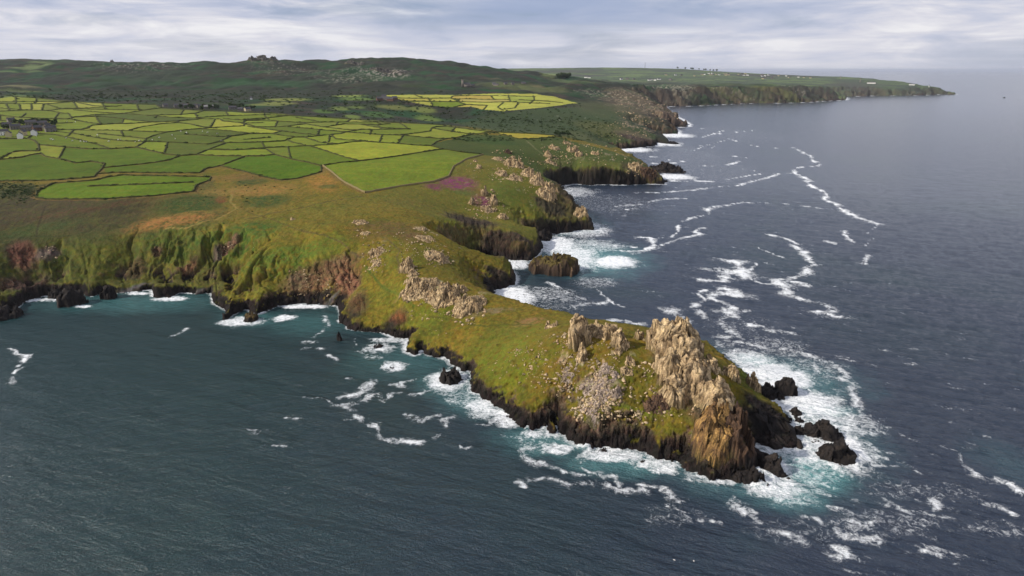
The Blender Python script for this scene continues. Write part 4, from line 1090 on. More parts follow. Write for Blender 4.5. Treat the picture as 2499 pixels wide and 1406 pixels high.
Z4 = lambda p: zm(1500, 300, 2.8125, p)
Z3 = lambda p: zm(1500, 750, 2.93, p)
Z5 = lambda p: zm(1600, 1000, 2.78, p)
ZA = lambda p: zm(700, 700, 3.7, p)
ZB = lambda p: zm(1100, 850, 3.7, p)
ST_ = [
    (Z4([(1225, 170), (1270, 195), (1355, 235), (1355, 255), (1410, 285), (1390, 297), (1270, 305), (1230, 330), (1240, 350), (1330, 390), (1340, 430), (1440, 475), (1460, 505), (1430, 525), (1520, 560), (1580, 610), (1660, 650), (1780, 685), (1820, 700)]), 2.6),
    (Z4([(1240, 350), (1130, 350), (1040, 380), (930, 405), (850, 430), (700, 440), (560, 460), (300, 480), (150, 480)]), 2.6),
    (Z4([(1540, 595), (1400, 585), (1250, 565), (1100, 550), (880, 548), (780, 565), (690, 575), (630, 590), (650, 630)]), 2.0), (Z4([(690, 575), (650, 580), (625, 605)]), 4),
    (Z4([(610, 640), (540, 650), (460, 680)]), 1.6), (Z4([(440, 700), (440, 740), (390, 785), (280, 790)]), 1.6), (Z4([(600, 720), (540, 750), (590, 765), (440, 800), (320, 840)]), 2.2), (Z4([(180, 785), (240, 790), (275, 835), (230, 865), (140, 885), (30, 880)]), 4.2), (Z4([(0, 845), (160, 855)]), 2.5),
    (Z4([(1050, 765), (1180, 795), (1250, 830)]), 2.2), (Z4([(1230, 840), (1290, 880), (1330, 930), (1370, 975), (1310, 990), (1320, 1030), (1210, 1070), (1110, 1085)]), 3.6), (Z4([(1120, 1090), (1180, 1140), (1200, 1185), (1290, 1215), (1400, 1240), (1500, 1280), (1510, 1300), (1400, 1305), (1530, 1330)]), 3.6),
    (Z4([(1210, 1090), (1280, 1100), (1340, 1120)]), 3), (Z4([(920, 1060), (960, 1090), (1040, 1110), (1120, 1105)]), 1.8), (Z4([(760, 945), (850, 965), (870, 1000)]), 5.5), (Z4([(660, 1015), (750, 1020), (860, 1030), (900, 1065)]), 5.5), (Z4([(590, 1080), (740, 1090), (760, 1040)]), 4.5), (Z4([(980, 970), (930, 1010), (870, 1020)]), 2),
    (Z4([(710, 1120), (780, 1150), (830, 1185)]), 5), (Z4([(830, 1185), (760, 1165)]), 4), (Z4([(670, 1180), (680, 1210), (740, 1240), (800, 1255), (760, 1290), (830, 1330), (930, 1390)]), 4.2), (Z4([(620, 1150), (570, 1175), (620, 1220), (540, 1265)]), 1.5), (Z4([(580, 1300), (620, 1340), (700, 1360), (770, 1395)]), 3),
    (Z4([(700, 1360), (820, 1320)]), 3), (Z4([(880, 1290), (970, 1292)]), 1), (Z4([(340, 1285), (390, 1290), (440, 1340), (520, 1370)]), 3), (Z4([(1570, 740), (1600, 790), (1650, 820)]), 2.2), (Z4([(1450, 810), (1500, 830)]), 2.2), (Z4([(1770, 790), (1720, 850)]), 1), (Z4([(1740, 910), (1720, 970), (1690, 970)]), 3.2), (Z4([(1820, 700), (1760, 740), (1740, 760)]), 1.3),
    (Z4([(960, 850), (1080, 900), (1160, 930)]), 1.1), (Z4([(230, 545), (370, 520), (490, 520)]), 2.6), (Z4([(0, 575), (180, 560)]), 2), (Z4([(0, 600), (150, 590)]), 2), (Z4([(470, 295), (700, 298), (800, 285), (850, 265)]), 2), (Z4([(780, 225), (910, 240)]), 2), (Z4([(760, 390), (1000, 350)]), 1.6), (Z4([(390, 400), (500, 405)]), 2), (Z4([(500, 380), (580, 400), (680, 405)]), 2),
    (Z4([(600, 100), (740, 55)]), 2), (Z4([(520, 200), (640, 150), (760, 120)]), 1.2), (Z4([(200, 235), (320, 232)]), 3), (Z4([(230, 280), (440, 275)]), 2), (Z4([(360, 255), (470, 265)]), 2), (Z4([(540, 160), (700, 150), (660, 175)]), 1.2), (Z4([(780, 110), (860, 130)]), 1.6), (Z4([(940, 155), (1000, 165), (1130, 175)]), 1.4), (Z4([(560, 40), (640, 38)]), 2), (Z4([(880, 320), (960, 330)]), 1.4),
    (Z3([(600, 30), (650, 70), (790, 110), (850, 170), (880, 230)]), 2.2), (Z3([(740, 215), (820, 215), (760, 290)]), 3), (Z3([(820, 245), (950, 260), (1120, 310)]), 1.8), (Z3([(980, 100), (1100, 160), (1290, 195)]), 1.8), (Z3([(1190, 300), (1290, 320), (1340, 335), (1430, 360), (1440, 440), (1480, 475)]), 1.8), (Z3([(1430, 360), (1560, 420), (1650, 470), (1680, 510)]), 1.2),
    (Z3([(1600, 510), (1680, 540), (1720, 610), (1730, 690), (1770, 780), (1830, 820), (1870, 890)]), 1.3), (Z3([(780, 330), (910, 300)]), 1.2), (Z3([(1120, 270), (1170, 265)]), 1.4),
    (Z5([(530, 650), (600, 700), (720, 790), (850, 850), (1000, 920)]), 1.7), (Z5([(1160, 640), (1250, 680), (1330, 715)]), 1.3), (Z5([(1000, 735), (1090, 755)]), 1.0), (Z5([(1290, 765), (1400, 780)]), .8), (Z5([(1270, 850), (1400, 870), (1510, 870)]), 1.2), (Z5([(1450, 780), (1560, 770), (1740, 820), (1900, 880)]), 1.0),
    (Z5([(1950, 260), (2040, 280), (2080, 350), (2150, 430), (2300, 480), (2400, 510), (2520, 560)]), 1.2), (Z5([(1690, 690), (1830, 770)]), 1.0), (Z5([(1870, 600), (1910, 680)]), .8), (Z5([(2200, 620), (2330, 660), (2450, 720)]), 1.3), (Z5([(1180, 920), (1290, 960), (1250, 1000), (1180, 980)]), .8), (Z5([(1660, 170), (1750, 210)]), 1.1),
    (Z5([(210, 440), (300, 480), (420, 500), (550, 500)]), 1.6), (Z5([(60, 540), (170, 620)]), 1.0), (Z5([(200, 730), (290, 770), (440, 760)]), 1.0), (Z5([(100, 660), (200, 690)]), .8), (Z5([(540, 600), (600, 640), (670, 700)]), .9), (Z5([(820, 540), (880, 600), (960, 640)]), 1.2), (Z5([(1040, 500), (1060, 600), (960, 630)]), .8), (Z5([(1540, 290), (1600, 310)]), .9), (Z5([(1800, 950), (1940, 990)]), .8),
    (Z5([(1420, 290), (1500, 310), (1560, 330)]), .8), (Z5([(1560, 490), (1640, 510)]), .7), (Z5([(1460, 380), (1700, 380), (1770, 430)]), .7), (Z5([(1560, 620), (1620, 640), (1700, 690)]), .8),
    (ZA([(340, 270), (370, 360), (310, 410), (240, 455)]), 1.0), (ZA([(780, 840), (700, 930), (620, 980), (480, 1000)]), 1.7), (ZA([(460, 1060), (560, 1070), (700, 1040), (770, 980)]), 1.6), (ZA([(460, 1060), (560, 1100), (600, 1150), (700, 1210), (800, 1290), (840, 1390), (1050, 1390), (1250, 1400)]), 1.3), (ZA([(1170, 830), (1050, 860), (1050, 900), (960, 890)]), .9),
    (ZA([(1120, 980), (1250, 940), (1400, 930), (1500, 900)]), .9), (ZA([(1090, 1150), (1200, 1210), (1400, 1150)]), .9), (ZA([(1430, 1260), (1440, 1200), (1500, 1180)]), 1.2), (ZA([(850, 990), (870, 1030), (940, 960), (1030, 960)]), .8), (ZA([(150, 1000), (370, 1010), (450, 1040)]), .7), (ZA([(530, 820), (620, 850)]), 1.1), (ZA([(170, 500), (220, 500)]), 1.6), (ZA([(150, 545), (200, 555)]), 1.8), (ZA([(290, 560), (330, 565)]), 1.4),
    (ZA([(370, 620), (440, 650)]), 1.4), (ZA([(600, 470), (630, 520), (600, 550)]), .9), (ZA([(650, 590), (675, 600)]), 1.4), (ZA([(720, 625), (820, 640)]), 2.0), (ZA([(20, 1190), (100, 1195)]), .7), (ZA([(530, 1185), (590, 1200)]), .8), (ZA([(1300, 1360), (1390, 1330)]), .8),
    (ZB([(830, 880), (670, 920), (680, 970), (720, 1020), (830, 1060), (950, 1085)]), 1.3), (ZB([(950, 1085), (1120, 1140), (1250, 1155)]), .8), (ZB([(1190, 960), (1180, 1050), (1230, 1100), (1310, 1110), (1400, 1165), (1470, 1165)]), .9), (ZB([(550, 1210), (650, 1200), (850, 1180), (960, 1190), (1080, 1220)]), .9), (ZB([(640, 1190), (650, 1250)]), .9),
    (ZB([(1150, 1210), (1400, 1230), (1480, 1250), (1600, 1300), (1640, 1290)]), .9), (ZB([(1670, 1300), (1760, 1300)]), 1.1), (ZB([(1490, 1190), (1530, 1230)]), .9), (ZB([(1650, 1220), (1850, 1250)]), .8), (ZB([(1960, 1290), (2050, 1370)]), 1.4), (ZB([(430, 770), (500, 800), (560, 800), (700, 850)]), .7), (ZB([(100, 880), (150, 900)]), .8),
    (ZB([(250, 690), (350, 690), (450, 690)]), .7), ([(20, 850), (60, 870), (40, 910)], 1.2), ([(35, 920), (28, 935)], 1.2), ([(410, 825), (460, 800)], .7), ([(590, 1045), (640, 1055)], 1.0), ([(640, 1085), (700, 1090)], .5), ([(690, 1020), (735, 1022)], .5),
    ([(2425, 238), (2445, 238.5)], 2), ([(1720, 330), (1850, 318)], 1.4), ([(1450, 700), (1500, 745)], 0.8), ([(1260, 770), (1420, 790)], 1.2), ([(1440, 740), (1475, 742)], 1.5), ([(1340, 690), (1420, 730)], 1.2), ([(1480, 680), (1500, 700)], 1.3), ([(1540, 710), (1600, 712)], .6),
    ([(1450, 790), (1500, 780), (1560, 790)], 2.0), ([(1350, 790), (1440, 800), (1560, 815)], 2.5),
    (zm(1200, 600, 3.514, [(1100, 50), (1200, 50), (1330, 40), (1400, 5)]), 2.2), (zm(1200, 600, 3.514, [(560, 450), (620, 430)]), 1.2), (zm(1200, 600, 3.514, [(620, 460), (700, 440), (770, 455)]), 2.5), (zm(1200, 600, 3.514, [(700, 515), (850, 495), (960, 490)]), 1.8), (zm(1200, 600, 3.514, [(1050, 490), (1120, 530)]), 1.0),
]
for p, wv in ST_:
    streak(p, wv)
# broken water and swash
for b in [(1880, 920, 95, 38, 1.0), (1960, 985, 90, 36, 1.0), (2050, 1100, 70, 62, 1.0), (1955, 1090, 45, 60, .9), (1880, 1185, 60, 38, .9), (1960, 1140, 70, 60, .55), (1930, 1215, 60, 30, .5), (2000, 1030, 120, 50, .75), (1830, 880, 60, 26, .8),
          (1500, 641, 56, 15, 1.1), (1400, 628, 70, 34, .85), (1360, 600, 50, 26, .9), (1440, 600, 90, 16, .6), (1420, 560, 70, 22, .7), (1245, 725, 60, 30, 1.0), (1340, 715, 70, 18, .5), (1450, 690, 60, 16, .45), (1250, 645, 45, 14, .9), (1390, 470, 70, 14, .6), (1640, 432, 60, 8, .9), (1610, 350, 50, 8, .9), (1640, 330, 50, 7, .9),
          (1540, 366, 60, 6, .9), (960, 896, 32, 14, .95), (1095, 930, 50, 28, .9), (690, 777, 26, 8, .9), (590, 785, 50, 12, .9), (930, 850, 40, 12, .8), (205, 748, 18, 5, .9), (960, 830, 50, 8, .8), (1190, 990, 60, 30, .85), (1245, 1018, 50, 24, .9), (1360, 1095, 36, 14, .9), (1330, 1060, 60, 14, .8), (1500, 1112, 80, 18, .9), (1600, 1130, 60, 16, .85),
          (1620, 1148, 30, 12, .9), (1440, 1085, 50, 12, .8), (1130, 975, 50, 20, .5), (340, 717, 30, 3, .9), (410, 730, 40, 6, .9), (740, 748, 60, 5, .95), (100, 732, 50, 5, .8), (1720, 1168, 60, 12, .6), (1900, 640, 0.1, 0.1, 0), (2420, 1290, 70, 20, .35), (2150, 1280, 150, 40, .34), (2250, 1200, 160, 30, .3), (1950, 1300, 120, 40, .3), (1640, 1260, 90, 30, .3),
          (1300, 960 + 120, 60, 30, .35), (1560, 720, 200, 60, .16), (1350, 740, 120, 30, .34), (1480, 500, 160, 30, .3), (1640, 380, 160, 40, .3), (1700, 420, 200, 40, .28), (1800, 330, 140, 26, .25), (1900, 850, 90, 30, .4), (1980, 900, 80, 40, .4), (1820, 800, 110, 40, .25)]:
    sblob(*b)
for b in [(1840, 882, 42, 14, 1.0), (2005, 1003, 62, 14, .9), (1985, 1150, 62, 48, 1.0), (1930, 1212, 60, 34, .7), (1960, 1060, 120, 90, .45), (1440, 632, 110, 34, .7), (1900, 930, 140, 50, .5), (1180, 975, 90, 34, .5), (1350, 1075, 110, 34, .5), (1540, 1130, 130, 30, .5), (1100, 935, 70, 30, .4), (1880, 1180, 90, 50, .5), (760, 790, 80, 26, .25), (1000, 880, 120, 40, .22),
          (620, 780, 60, 16, .3), (330, 740, 160, 20, .3), (2480, 1140, 60, 60, .1)]:
    sblob(*b, arr=TQ, soft=0.8)
# swash along every shore, wider on the open side
lw = np.where(SX < -70, 1.6, 2.6) * np.clip(SRR / 600, 1, 7)
lw = lw * (1 + 0.9 * sstep(60, 140, SX) * sstep(420, 250, SRR)) * (1 + 0.8 * W1)
FO = np.maximum(FO, np.where(SSD < 3, np.exp(-(np.maximum(-SSD + 1.0, 0) / np.maximum(lw * 1.3, 0.3)) ** 2) * 0.9, 0))
TQ = np.maximum(TQ, np.exp(-(np.maximum(-SSD, 0) / (lw * 4)) ** 2) * (0.10 + 0.2 * sstep(0, 80, SX)) * (SRR < 900))
# light streaking of the open water, drawn out along the drift
dr = fbm2((SX * 0.9 - SY * 0.43) / 30, (SX * 0.43 + SY * 0.9) / 9, 5, 211, 0.65)
zone = sstep(20, 120, SX) * sstep(1900, 900, SRR) * sstep(-420, -120, -np.abs(SSD)) + sstep(60, 130, SX) * sstep(300, 210, SRR)
FO = np.maximum(FO, zone * (0.10 + 0.8 * sstep(0.10, 0.6, dr)) * 0.56)
# waves
amp = np.clip(1 - SRR / 3500, 0, 1)
def swell(deg, sd_):
    ca, sa = math.cos(R(deg)), math.sin(R(deg))
    u_ = SX * ca + SY * sa; v_ = -SX * sa + SY * ca
    g = np.clip(SRR / 700.0, 1.0, 2.2)
    return (1 - np.abs(fbm2(u_ / 34, v_ / 11, 3, sd_))) * 0.8 + (1 - np.abs(fbm2(u_ / 12, v_ / 4.2, 3, sd_ + 5))) * 0.45 + fbm2(u_ / 5, v_ / 2.0, 3, sd_ + 1) * 0.16


mixw = sstep(-60, 120, SX + W1 * 20)
wv = swell(26, 221) * (1 - mixw) * 0.85 + swell(-24, 231) * mixw
ry = sstep(-60, 140, SX) * 0.5 + 0.5
SZ = ((wv - 0.95) * amp * ry * 1.75 + np.clip(FO, 0, 1) * 0.25 * amp).astype(np.float32)
# spray heaped where the swell breaks
for px, py, rx, ry_, hh in [(1858, 1168, 26, 14, 3.5), (2085, 1120, 18, 20, 2.0), (1500, 641, 40, 10, 1.6), (1284, 1045, 8, 6, 2.0), (1333, 1040, 8, 6, 2.0), (1428, 1090, 10, 7, 2.2), (1870, 915, 50, 20, 1.0)]:
    t = np.zeros_like(FO); sblob(px, py, rx, ry_, 1.0, arr=t, soft=0.7)
    SZ += t * hh * (0.5 + 0.5 * np.abs(W2) * 2)
kp = SGZ < 1.6
kf = kp[:-1, :-1] | kp[1:, :-1] | kp[:-1, 1:] | kp[1:, 1:]
fi, fj = np.nonzero(kf)
a_ = fi * SNA + fj
sfc = np.stack([a_, a_ + SNA, a_ + SNA + 1, a_ + 1], 1)[:, ::-1]
used, inv = np.unique(sfc, return_inverse=True)
SV = np.stack([SX.ravel(), SY.ravel(), SZ.ravel()], 1)
me = mesh_np('sea', SV[used], inv.reshape(sfc.shape), {'foam': FO.ravel()[used], 'turq': TQ.ravel()[used]})


def sea_mat():
    m = bpy.data.materials.new('sea_water'); m.use_nodes = True
    k = NT(m.node_tree)
    foam = k.n('ShaderNodeAttribute', _attribute_name='foam').outputs['Fac']
    tq = k.n('ShaderNodeAttribute', _attribute_name='turq').outputs['Fac']
    pos = k.n('ShaderNodeNewGeometry').outputs['Position']
    cd = k.n('ShaderNodeCameraData').outputs['View Distance']
    n1 = k.noise(pos, 0.34, 9, 0.68, 1.2)
    n2 = k.noise(pos, 1.5, 6, 0.7, 1.5)
    n3 = k.noise(pos, 4.5, 4, 0.7, 1.0)
    nn = k.math('ADD', k.math('MULTIPLY', n1, 0.5), k.math('ADD', k.math('MULTIPLY', n2, 0.32), k.math('MULTIPLY', n3, 0.18)))
    t = k.math('ADD', foam, k.math('MULTIPLY', k.math('SUBTRACT', nn, 0.5), 4.4))
    fm = k.ramp(t, [(0.38, 0.0), (0.60, 0.36), (1.02, 1.0)])
    gate = k.ramp(foam, [(0.10, 0.0), (0.34, 1.0)])
    fm = k.math('MULTIPLY', fm, gate)
    sep = k.n('ShaderNodeSeparateXYZ', Vector=pos)
    big = k.noise(pos, 0.006, 4, 0.6, 0.5)
    bay = k.ramp(k.math('ADD', k.math('MULTIPLY', sep.outputs[0], -0.004), k.math('MULTIPLY', big, 0.9)), [(0.05, 0.0), (0.9, 1.0)])
    deep = k.mix(bay, (0.022, 0.033, 0.056), (0.011, 0.031, 0.034))
    shoal = k.mix(k.ramp(big, [(0.5, 0.0), (0.75, 0.5)]), deep, (0.018, 0.044, 0.044))
    tqm = k.math('MULTIPLY', tq, k.ramp(n1, [(0.3, 0.5), (0.7, 1.0)]), clamp=True)
    c = k.mix(tqm, shoal, (0.13, 0.36, 0.36))
    c = k.mix(fm, c, (0.82, 0.84, 0.86))
    b1 = k.noise(pos, 1.1, 5, 0.62, 0.3)
    def aniso(deg, sc):
        v = k.n('ShaderNodeVectorRotate', _rotation_type='Z_AXIS', Vector=pos, Angle=R(-deg)).outputs[0]
        return k.n('ShaderNodeVectorMath', _operation='MULTIPLY', i0=v, i1=sc).outputs[0]
    mp = aniso(-24, (0.07, 0.24, 0.2))
    mp2 = aniso(26, (0.08, 0.24, 0.2))
    side = k.n('ShaderNodeMapRange', Value=sep.outputs[0], i1=-60.0, i2=120.0).outputs[0]
    b2a = k.noise(mp, 1.0, 6, 0.62, 0.4)
    b2b = k.noise(mp2, 1.0, 6, 0.62, 0.4)
    b2 = k.math('ADD', k.math('MULTIPLY', b2a, side), k.math('MULTIPLY', b2b, k.math('SUBTRACT', 1.0, side)))
    b3 = k.noise(aniso(-20, (0.022, 0.085, 0.1)), 1.0, 5, 0.65, 0.3)
    bb = k.math('ADD', k.math('MULTIPLY', b1, 0.35), k.math('ADD', k.math('MULTIPLY', b2, 0.9), k.math('MULTIPLY', b3, 1.8)))
    away = k.n('ShaderNodeVectorMath', _operation='DISTANCE', i0=pos, i1=(100.0, 300.0, 0.0)).outputs['Value']
    calm = k.ramp(k.math('DIVIDE', away, 4000.0), [(0.0, 1.0), (0.07, 0.66), (0.17, 0.24), (1.0, 0.06)])
    bp = k.n('ShaderNodeBump', Strength=calm, Distance=3.2, Height=bb).outputs[0]
    rough = k.math('ADD', 0.16, k.math('MULTIPLY', fm, 0.7), clamp=True)
    s = k.n('ShaderNodeBsdfPrincipled', Base__Color=c, Roughness=rough, IOR=1.33, Normal=bp)
    k.link(s.outputs[0], k.n('ShaderNodeOutputMaterial').inputs['Surface'])
    return m


me.materials.append(sea_mat())
tag(link('sea', me), kind='structure')
print('sea faces', len(sfc))

# ------------------------------------------------------------------ rock masses
_ico = {}


def ico(n):
    if n not in _ico:
        bm = bmesh.new()
        bmesh.ops.create_icosphere(bm, subdivisions=n, radius=1.0)
        v = np.array([x.co[:] for x in bm.verts], np.float32)
        f = np.array([[q.index for q in p.verts] for p in bm.faces], np.int32)
        bm.free()
        _ico[n] = (v, f)
    return _ico[n]


GRAN = (alb(244, 214, 168), alb(190, 160, 122), alb(90, 74, 52))
GREYP = (alb(222, 200, 182), alb(170, 150, 136), alb(96, 82, 70))
DARK = (alb(60, 52, 48), alb(42, 37, 36), alb(30, 27, 27))
OCHR = (alb(208, 164, 98), alb(140, 106, 72), alb(54, 43, 34))
BRWN = (alb(120, 92, 70), alb(92, 70, 56), alb(58, 46, 40))


def voro2c(x, y, seed=0):
    """cell value, F1, F2 and the offset from the cell centre"""
    ix = np.floor(x).astype(np.int64); iy = np.floor(y).astype(np.int64)
    f1 = np.full(x.shape, 9.0, np.float32); f2 = f1.copy(); cv = np.zeros(x.shape, np.float32); ox = cv.copy(); oy = cv.copy()
    for dx in (-1, 0, 1):
        for dy in (-1, 0, 1):
            cx, cy = ix + dx, iy + dy
            ex = (x - cx - 0.1 - 0.8 * _hash(cx, cy, None, seed)).astype(np.float32); ey = (y - cy - 0.1 - 0.8 * _hash(cx, cy, None, seed + 1)).astype(np.float32)
            d = np.maximum(np.abs(ex), np.abs(ey)) * 0.6 + np.hypot(ex, ey) * 0.4      # squarish joint blocks
            n = d < f1
            f2 = np.where(n, f1, np.minimum(f2, d)); cv = np.where(n, _hash(cx, cy, None, seed + 2), cv)
            ox = np.where(n, ex, ox); oy = np.where(n, ey, oy); f1 = np.where(n, d, f1)
    return cv, f1, f2, ox, oy


def gzv(X, Y):
    az = np.arctan2(X, Y); r = np.hypot(X, Y)
    fa = np.clip((az - AZ0) / (AZ1 - AZ0) * (NA - 1), 0, NA - 1.001); fr = np.clip(np.interp(r, RR, np.arange(NR)), 0, NR - 1.001)
    i, j = fr.astype(int), fa.astype(int); u, v = fr - i, fa - j
    return GZ[i, j] * (1 - u) * (1 - v) + GZ[i + 1, j] * u * (1 - v) + GZ[i, j + 1] * (1 - u) * v + GZ[i + 1, j + 1] * u * v


def rockmesh(name, x0, y0, z0, ang, w, d, h, pal=GRAN, seed=0, cell=None, top=None, wetz=None, lean=0.0, spiky=0.35, aspect=1.0, moss=0.35, sea=False, res=1.0, flat=0.5):
    """an outcrop that grows out of the ground: jointed blocks and ledges standing over the real slope"""
    rs = np.random.RandomState(seed)
    off = rs.rand(2) * 90
    s = math.sqrt(w * d)
    cell = cell or max(min(s / 5.0, h / 2.2), 0.8)
    st = max(min(cell / 5.5, s / 26), s / 110, 0.22) * res
    nx_, ny_ = int(w * 1.5 / st) + 2, int(d * 1.5 / st) + 2
    u, v = np.meshgrid(np.linspace(-.75, .75, nx_), np.linspace(-.75, .75, ny_))
    lx, ly = u * w, v * d
    ca, sa = math.cos(ang), math.sin(ang)
    X, Y = x0 + lx * ca - ly * sa, y0 + lx * sa + ly * ca
    G = np.full(X.shape, -1.3) if sea else gzv(X, Y)
    ragx = fbm2(lx / (s * .45) + off[0], ly / (s * .45) + off[1], 4, seed, 0.6)
    ragy = fbm2(lx / (s * .18) + off[1], ly / (s * .18) - off[0], 3, seed + 1, 0.6)
    rho = np.sqrt((u / .5) ** 2 + (v / .5) ** 2) * (1 + 0.5 * ragx + 0.22 * ragy)
    env = np.clip(1 - rho ** 2.2, -0.6, 1)
    E = np.where(env > 0, np.abs(env) ** flat, env * 1.5)
    # joint sets
    ja = rs.uniform(0.2, 1.2); c1, s1_ = math.cos(ja), math.sin(ja)
    wx = fbm2(lx / (cell * 3) + 3, ly / (cell * 3), 2, seed + 2) * cell * 0.5; wy = fbm2(lx / (cell * 3), ly / (cell * 3) + 7, 2, seed + 3) * cell * 0.5
    jx = ((lx + wx) * c1 + (ly + wy) * s1_) / (cell * aspect) + off[0]; jy = (-(lx + wx) * s1_ + (ly + wy) * c1) / cell + off[1]
    cv, f1, f2, ox, oy = voro2c(jx, jy, seed + 10)
    cvb, g1, g2, oxb, oyb = voro2c(jx * 2.3, jy * 2.3, seed + 20)
    cL, _, _, oxl, oyl = voro2c(jx * .42, jy * .42, seed + 30)
    big = 1 - spiky + spiky * (1.6 * cL)
    hz = h * E * np.clip(big + 0.25 * ragx, 0.12, 1.5)
    m = np.clip(E * 1.6, 0, 1)
    k1 = (_hash((cv * 9999).astype(np.int64), np.zeros_like(cv, dtype=np.int64), None, 5) - .5)
    hz = hz + m * cell * ((cv - 0.45) * 0.85 + (ox * k1 * 1.3 + oy * (cv - .5) * 1.3) + (cvb - .5) * 0.38 + (oxb * (cvb - .5)) * 0.5 + (cL - .5) * 0.8)
    hz = hz - m * cell * (sstep(0.22, 0.0, f2 - f1) * 0.45 + sstep(0.2, 0.0, g2 - g1) * 0.14)
    hz = hz + m * fbm2(lx / 0.9, ly / 0.9, 2, seed + 40) * 0.16
    Z = G + hz - 0.25
    # ledges and undercut faces: shift sideways with height
    ph = Z / (cell * 1.3) + off[0]
    mm_ = m * np.clip(hz / cell, 0, 1)
    sh1 = (vn3(lx / cell * .7, ly / cell * .7, ph * 1.3, seed + 50) * 0.62 + vn3(lx / cell * 1.8, ly / cell * 1.8, ph * 3.4, seed + 52) * 0.34) * cell * mm_
    sh2 = (vn3(lx / cell * .7 + 9, ly / cell * .7, ph * 1.3, seed + 51) * 0.62 + vn3(lx / cell * 1.8 + 9, ly / cell * 1.8, ph * 3.4, seed + 53) * 0.34) * cell * mm_
    lx2 = lx + sh1 + lean * np.maximum(hz, 0); ly2 = ly + sh2
    P = np.stack([lx2.ravel(), ly2.ravel(), (Z - z0).ravel()], 1)
    pn = fbm3(lx2 / (s * .25) + off[0], ly2 / (s * .25) + off[1], hz / (s * .25), 3, seed + 5).ravel()
    pf = fbm3(lx2 / 1.1, ly2 / 1.1, hz / 1.1, 3, seed + 6).ravel()
    q3_ = np.stack([lx2.ravel(), ly2.ravel(), hz.ravel() * 1.15], 1) + off[0]
    v3, e1, e2 = voro3(q3_ + pf[:, None] * .3, cell * 0.75, seed + 60)
    t = sstep(0.0, 0.9, v3 * 0.55 + pn * 0.6 + pf * .4 + 0.15)
    c = mixc(np.tile(pal[1], (len(P), 1)), np.tile(pal[0], (len(P), 1)), t)
    cr = np.clip(sstep(0.16, 0.03, (f2 - f1)).ravel() * 0.6 + sstep(0.10, 0.02, e2 - e1) * 0.8, 0, 1)
    c = c * (0.78 + 0.44 * v3)[:, None]
    c = mixc(c, np.tile(pal[2], (len(P), 1)), cr)
    gz0, gz1 = np.gradient(Z)
    slope = np.hypot(gz0, gz1).ravel() / st
    if moss:
        mo = sstep(0.15, 0.4, fbm2((lx + off[0]) / (cell * 1.2), (ly + off[1]) / (cell * 1.2), 4, seed + 31).ravel() + moss - 0.55) * sstep(1.6, 0.7, slope)
        c = mixc(c, np.tile(alb(110, 104, 46), (len(P), 1)) * (0.85 + .4 * pf[:, None]), np.clip(mo, 0, .95))
        edge_ = sstep(0.25, 0.02, E.ravel() + pf * .12)
        c = mixc(c, np.tile(alb(104, 98, 48), (len(P), 1)) * (0.85 + .4 * pf[:, None]), edge_ * .8)
    if top is not None:
        c = mixc(c, np.tile(top, (len(P), 1)) * (0.85 + 0.5 * pf[:, None]), sstep(4.0, 1.6, slope) * sstep(.5, .7, (hz / h).ravel() + pf * .15))
    if wetz is not None:
        c = mixc(c, np.tile(alb(42, 37, 35), (len(P), 1)), sstep(wetz + 2.5, wetz - 1.5, Z.ravel() + pn * 4 + pf * 2))
    idx_ = np.arange(nx_ * ny_).reshape(ny_, nx_)
    kf_ = (np.maximum(np.maximum(E[:-1, :-1], E[1:, :-1]), np.maximum(E[:-1, 1:], E[1:, 1:])) > -0.55)
    f = np.stack([idx_[:-1, :-1][kf_], idx_[:-1, 1:][kf_], idx_[1:, 1:][kf_], idx_[1:, :-1][kf_]], 1)
    used, inv = np.unique(f, return_inverse=True)
    me = mesh_np(name, P[used], inv.reshape(f.shape), {'Col': c[used], 'rock': np.full(len(used), 0.7)}, smooth=False)
    me.materials.append(MROCK)
    return me


def rock_mat():
    m = bpy.data.materials.new('jointed_rock'); m.use_nodes = True
    k = NT(m.node_tree)
    col = k.n('ShaderNodeAttribute', _attribute_name='Col').outputs['Color']
    pos = k.n('ShaderNodeNewGeometry').outputs['Position']
    n1 = k.noise(pos, 1.6, 6, 0.7)
    n2 = k.noise(pos, 0.35, 4, 0.6, 0.5)
    f = k.math('ADD', k.math('MULTIPLY', n1, 0.9), k.math('ADD', k.math('MULTIPLY', n2, 0.5), 0.3))
    vr = k.n('ShaderNodeTexVoronoi', _feature='DISTANCE_TO_EDGE', Vector=k.n('ShaderNodeVectorMath', _operation='ADD', i0=pos, i1=k.n('ShaderNodeTexNoise', Vector=pos, Scale=0.8).outputs['Color']).outputs[0], Scale=0.95).outputs['Distance']
    cr = k.ramp(vr, [(0.0, 0.35), (0.06, 1.0)])
    c = k.mix(1.0, k.mix(1.0, col, k.n('ShaderNodeCombineXYZ', X=f, Y=f, Z=f).outputs[0], 'MULTIPLY'), cr, 'MULTIPLY')
    lich = k.ramp(k.noise(pos, 0.7, 4, 0.65), [(0.52, 0.0), (0.66, 0.35)])
    c = k.mix(lich, c, k.mix(1.0, c, (1.15, 1.05, 0.62), 'MULTIPLY'))
    b = k.math('ADD', n1, k.math('MULTIPLY', k.ramp(vr, [(0.0, 0.0), (0.12, 1.0)]), 0.5))
    bp = k.n('ShaderNodeBump', Strength=0.7, Distance=0.35, Height=b).outputs[0]
    s = k.n('ShaderNodeBsdfPrincipled', Base__Color=c, Roughness=0.88, Normal=bp)
    s.inputs['Specular IOR Level'].default_value = 0.25
    k.link(s.outputs[0], k.n('ShaderNodeOutputMaterial').inputs['Surface'])
    return m


MROCK = rock_mat()


def place(px, py, sea=False):
    if sea:
        x, y = at_z(px, py, 0.0); return x, y, 0.0, math.hypot(x, y)
    return hit(px, py)


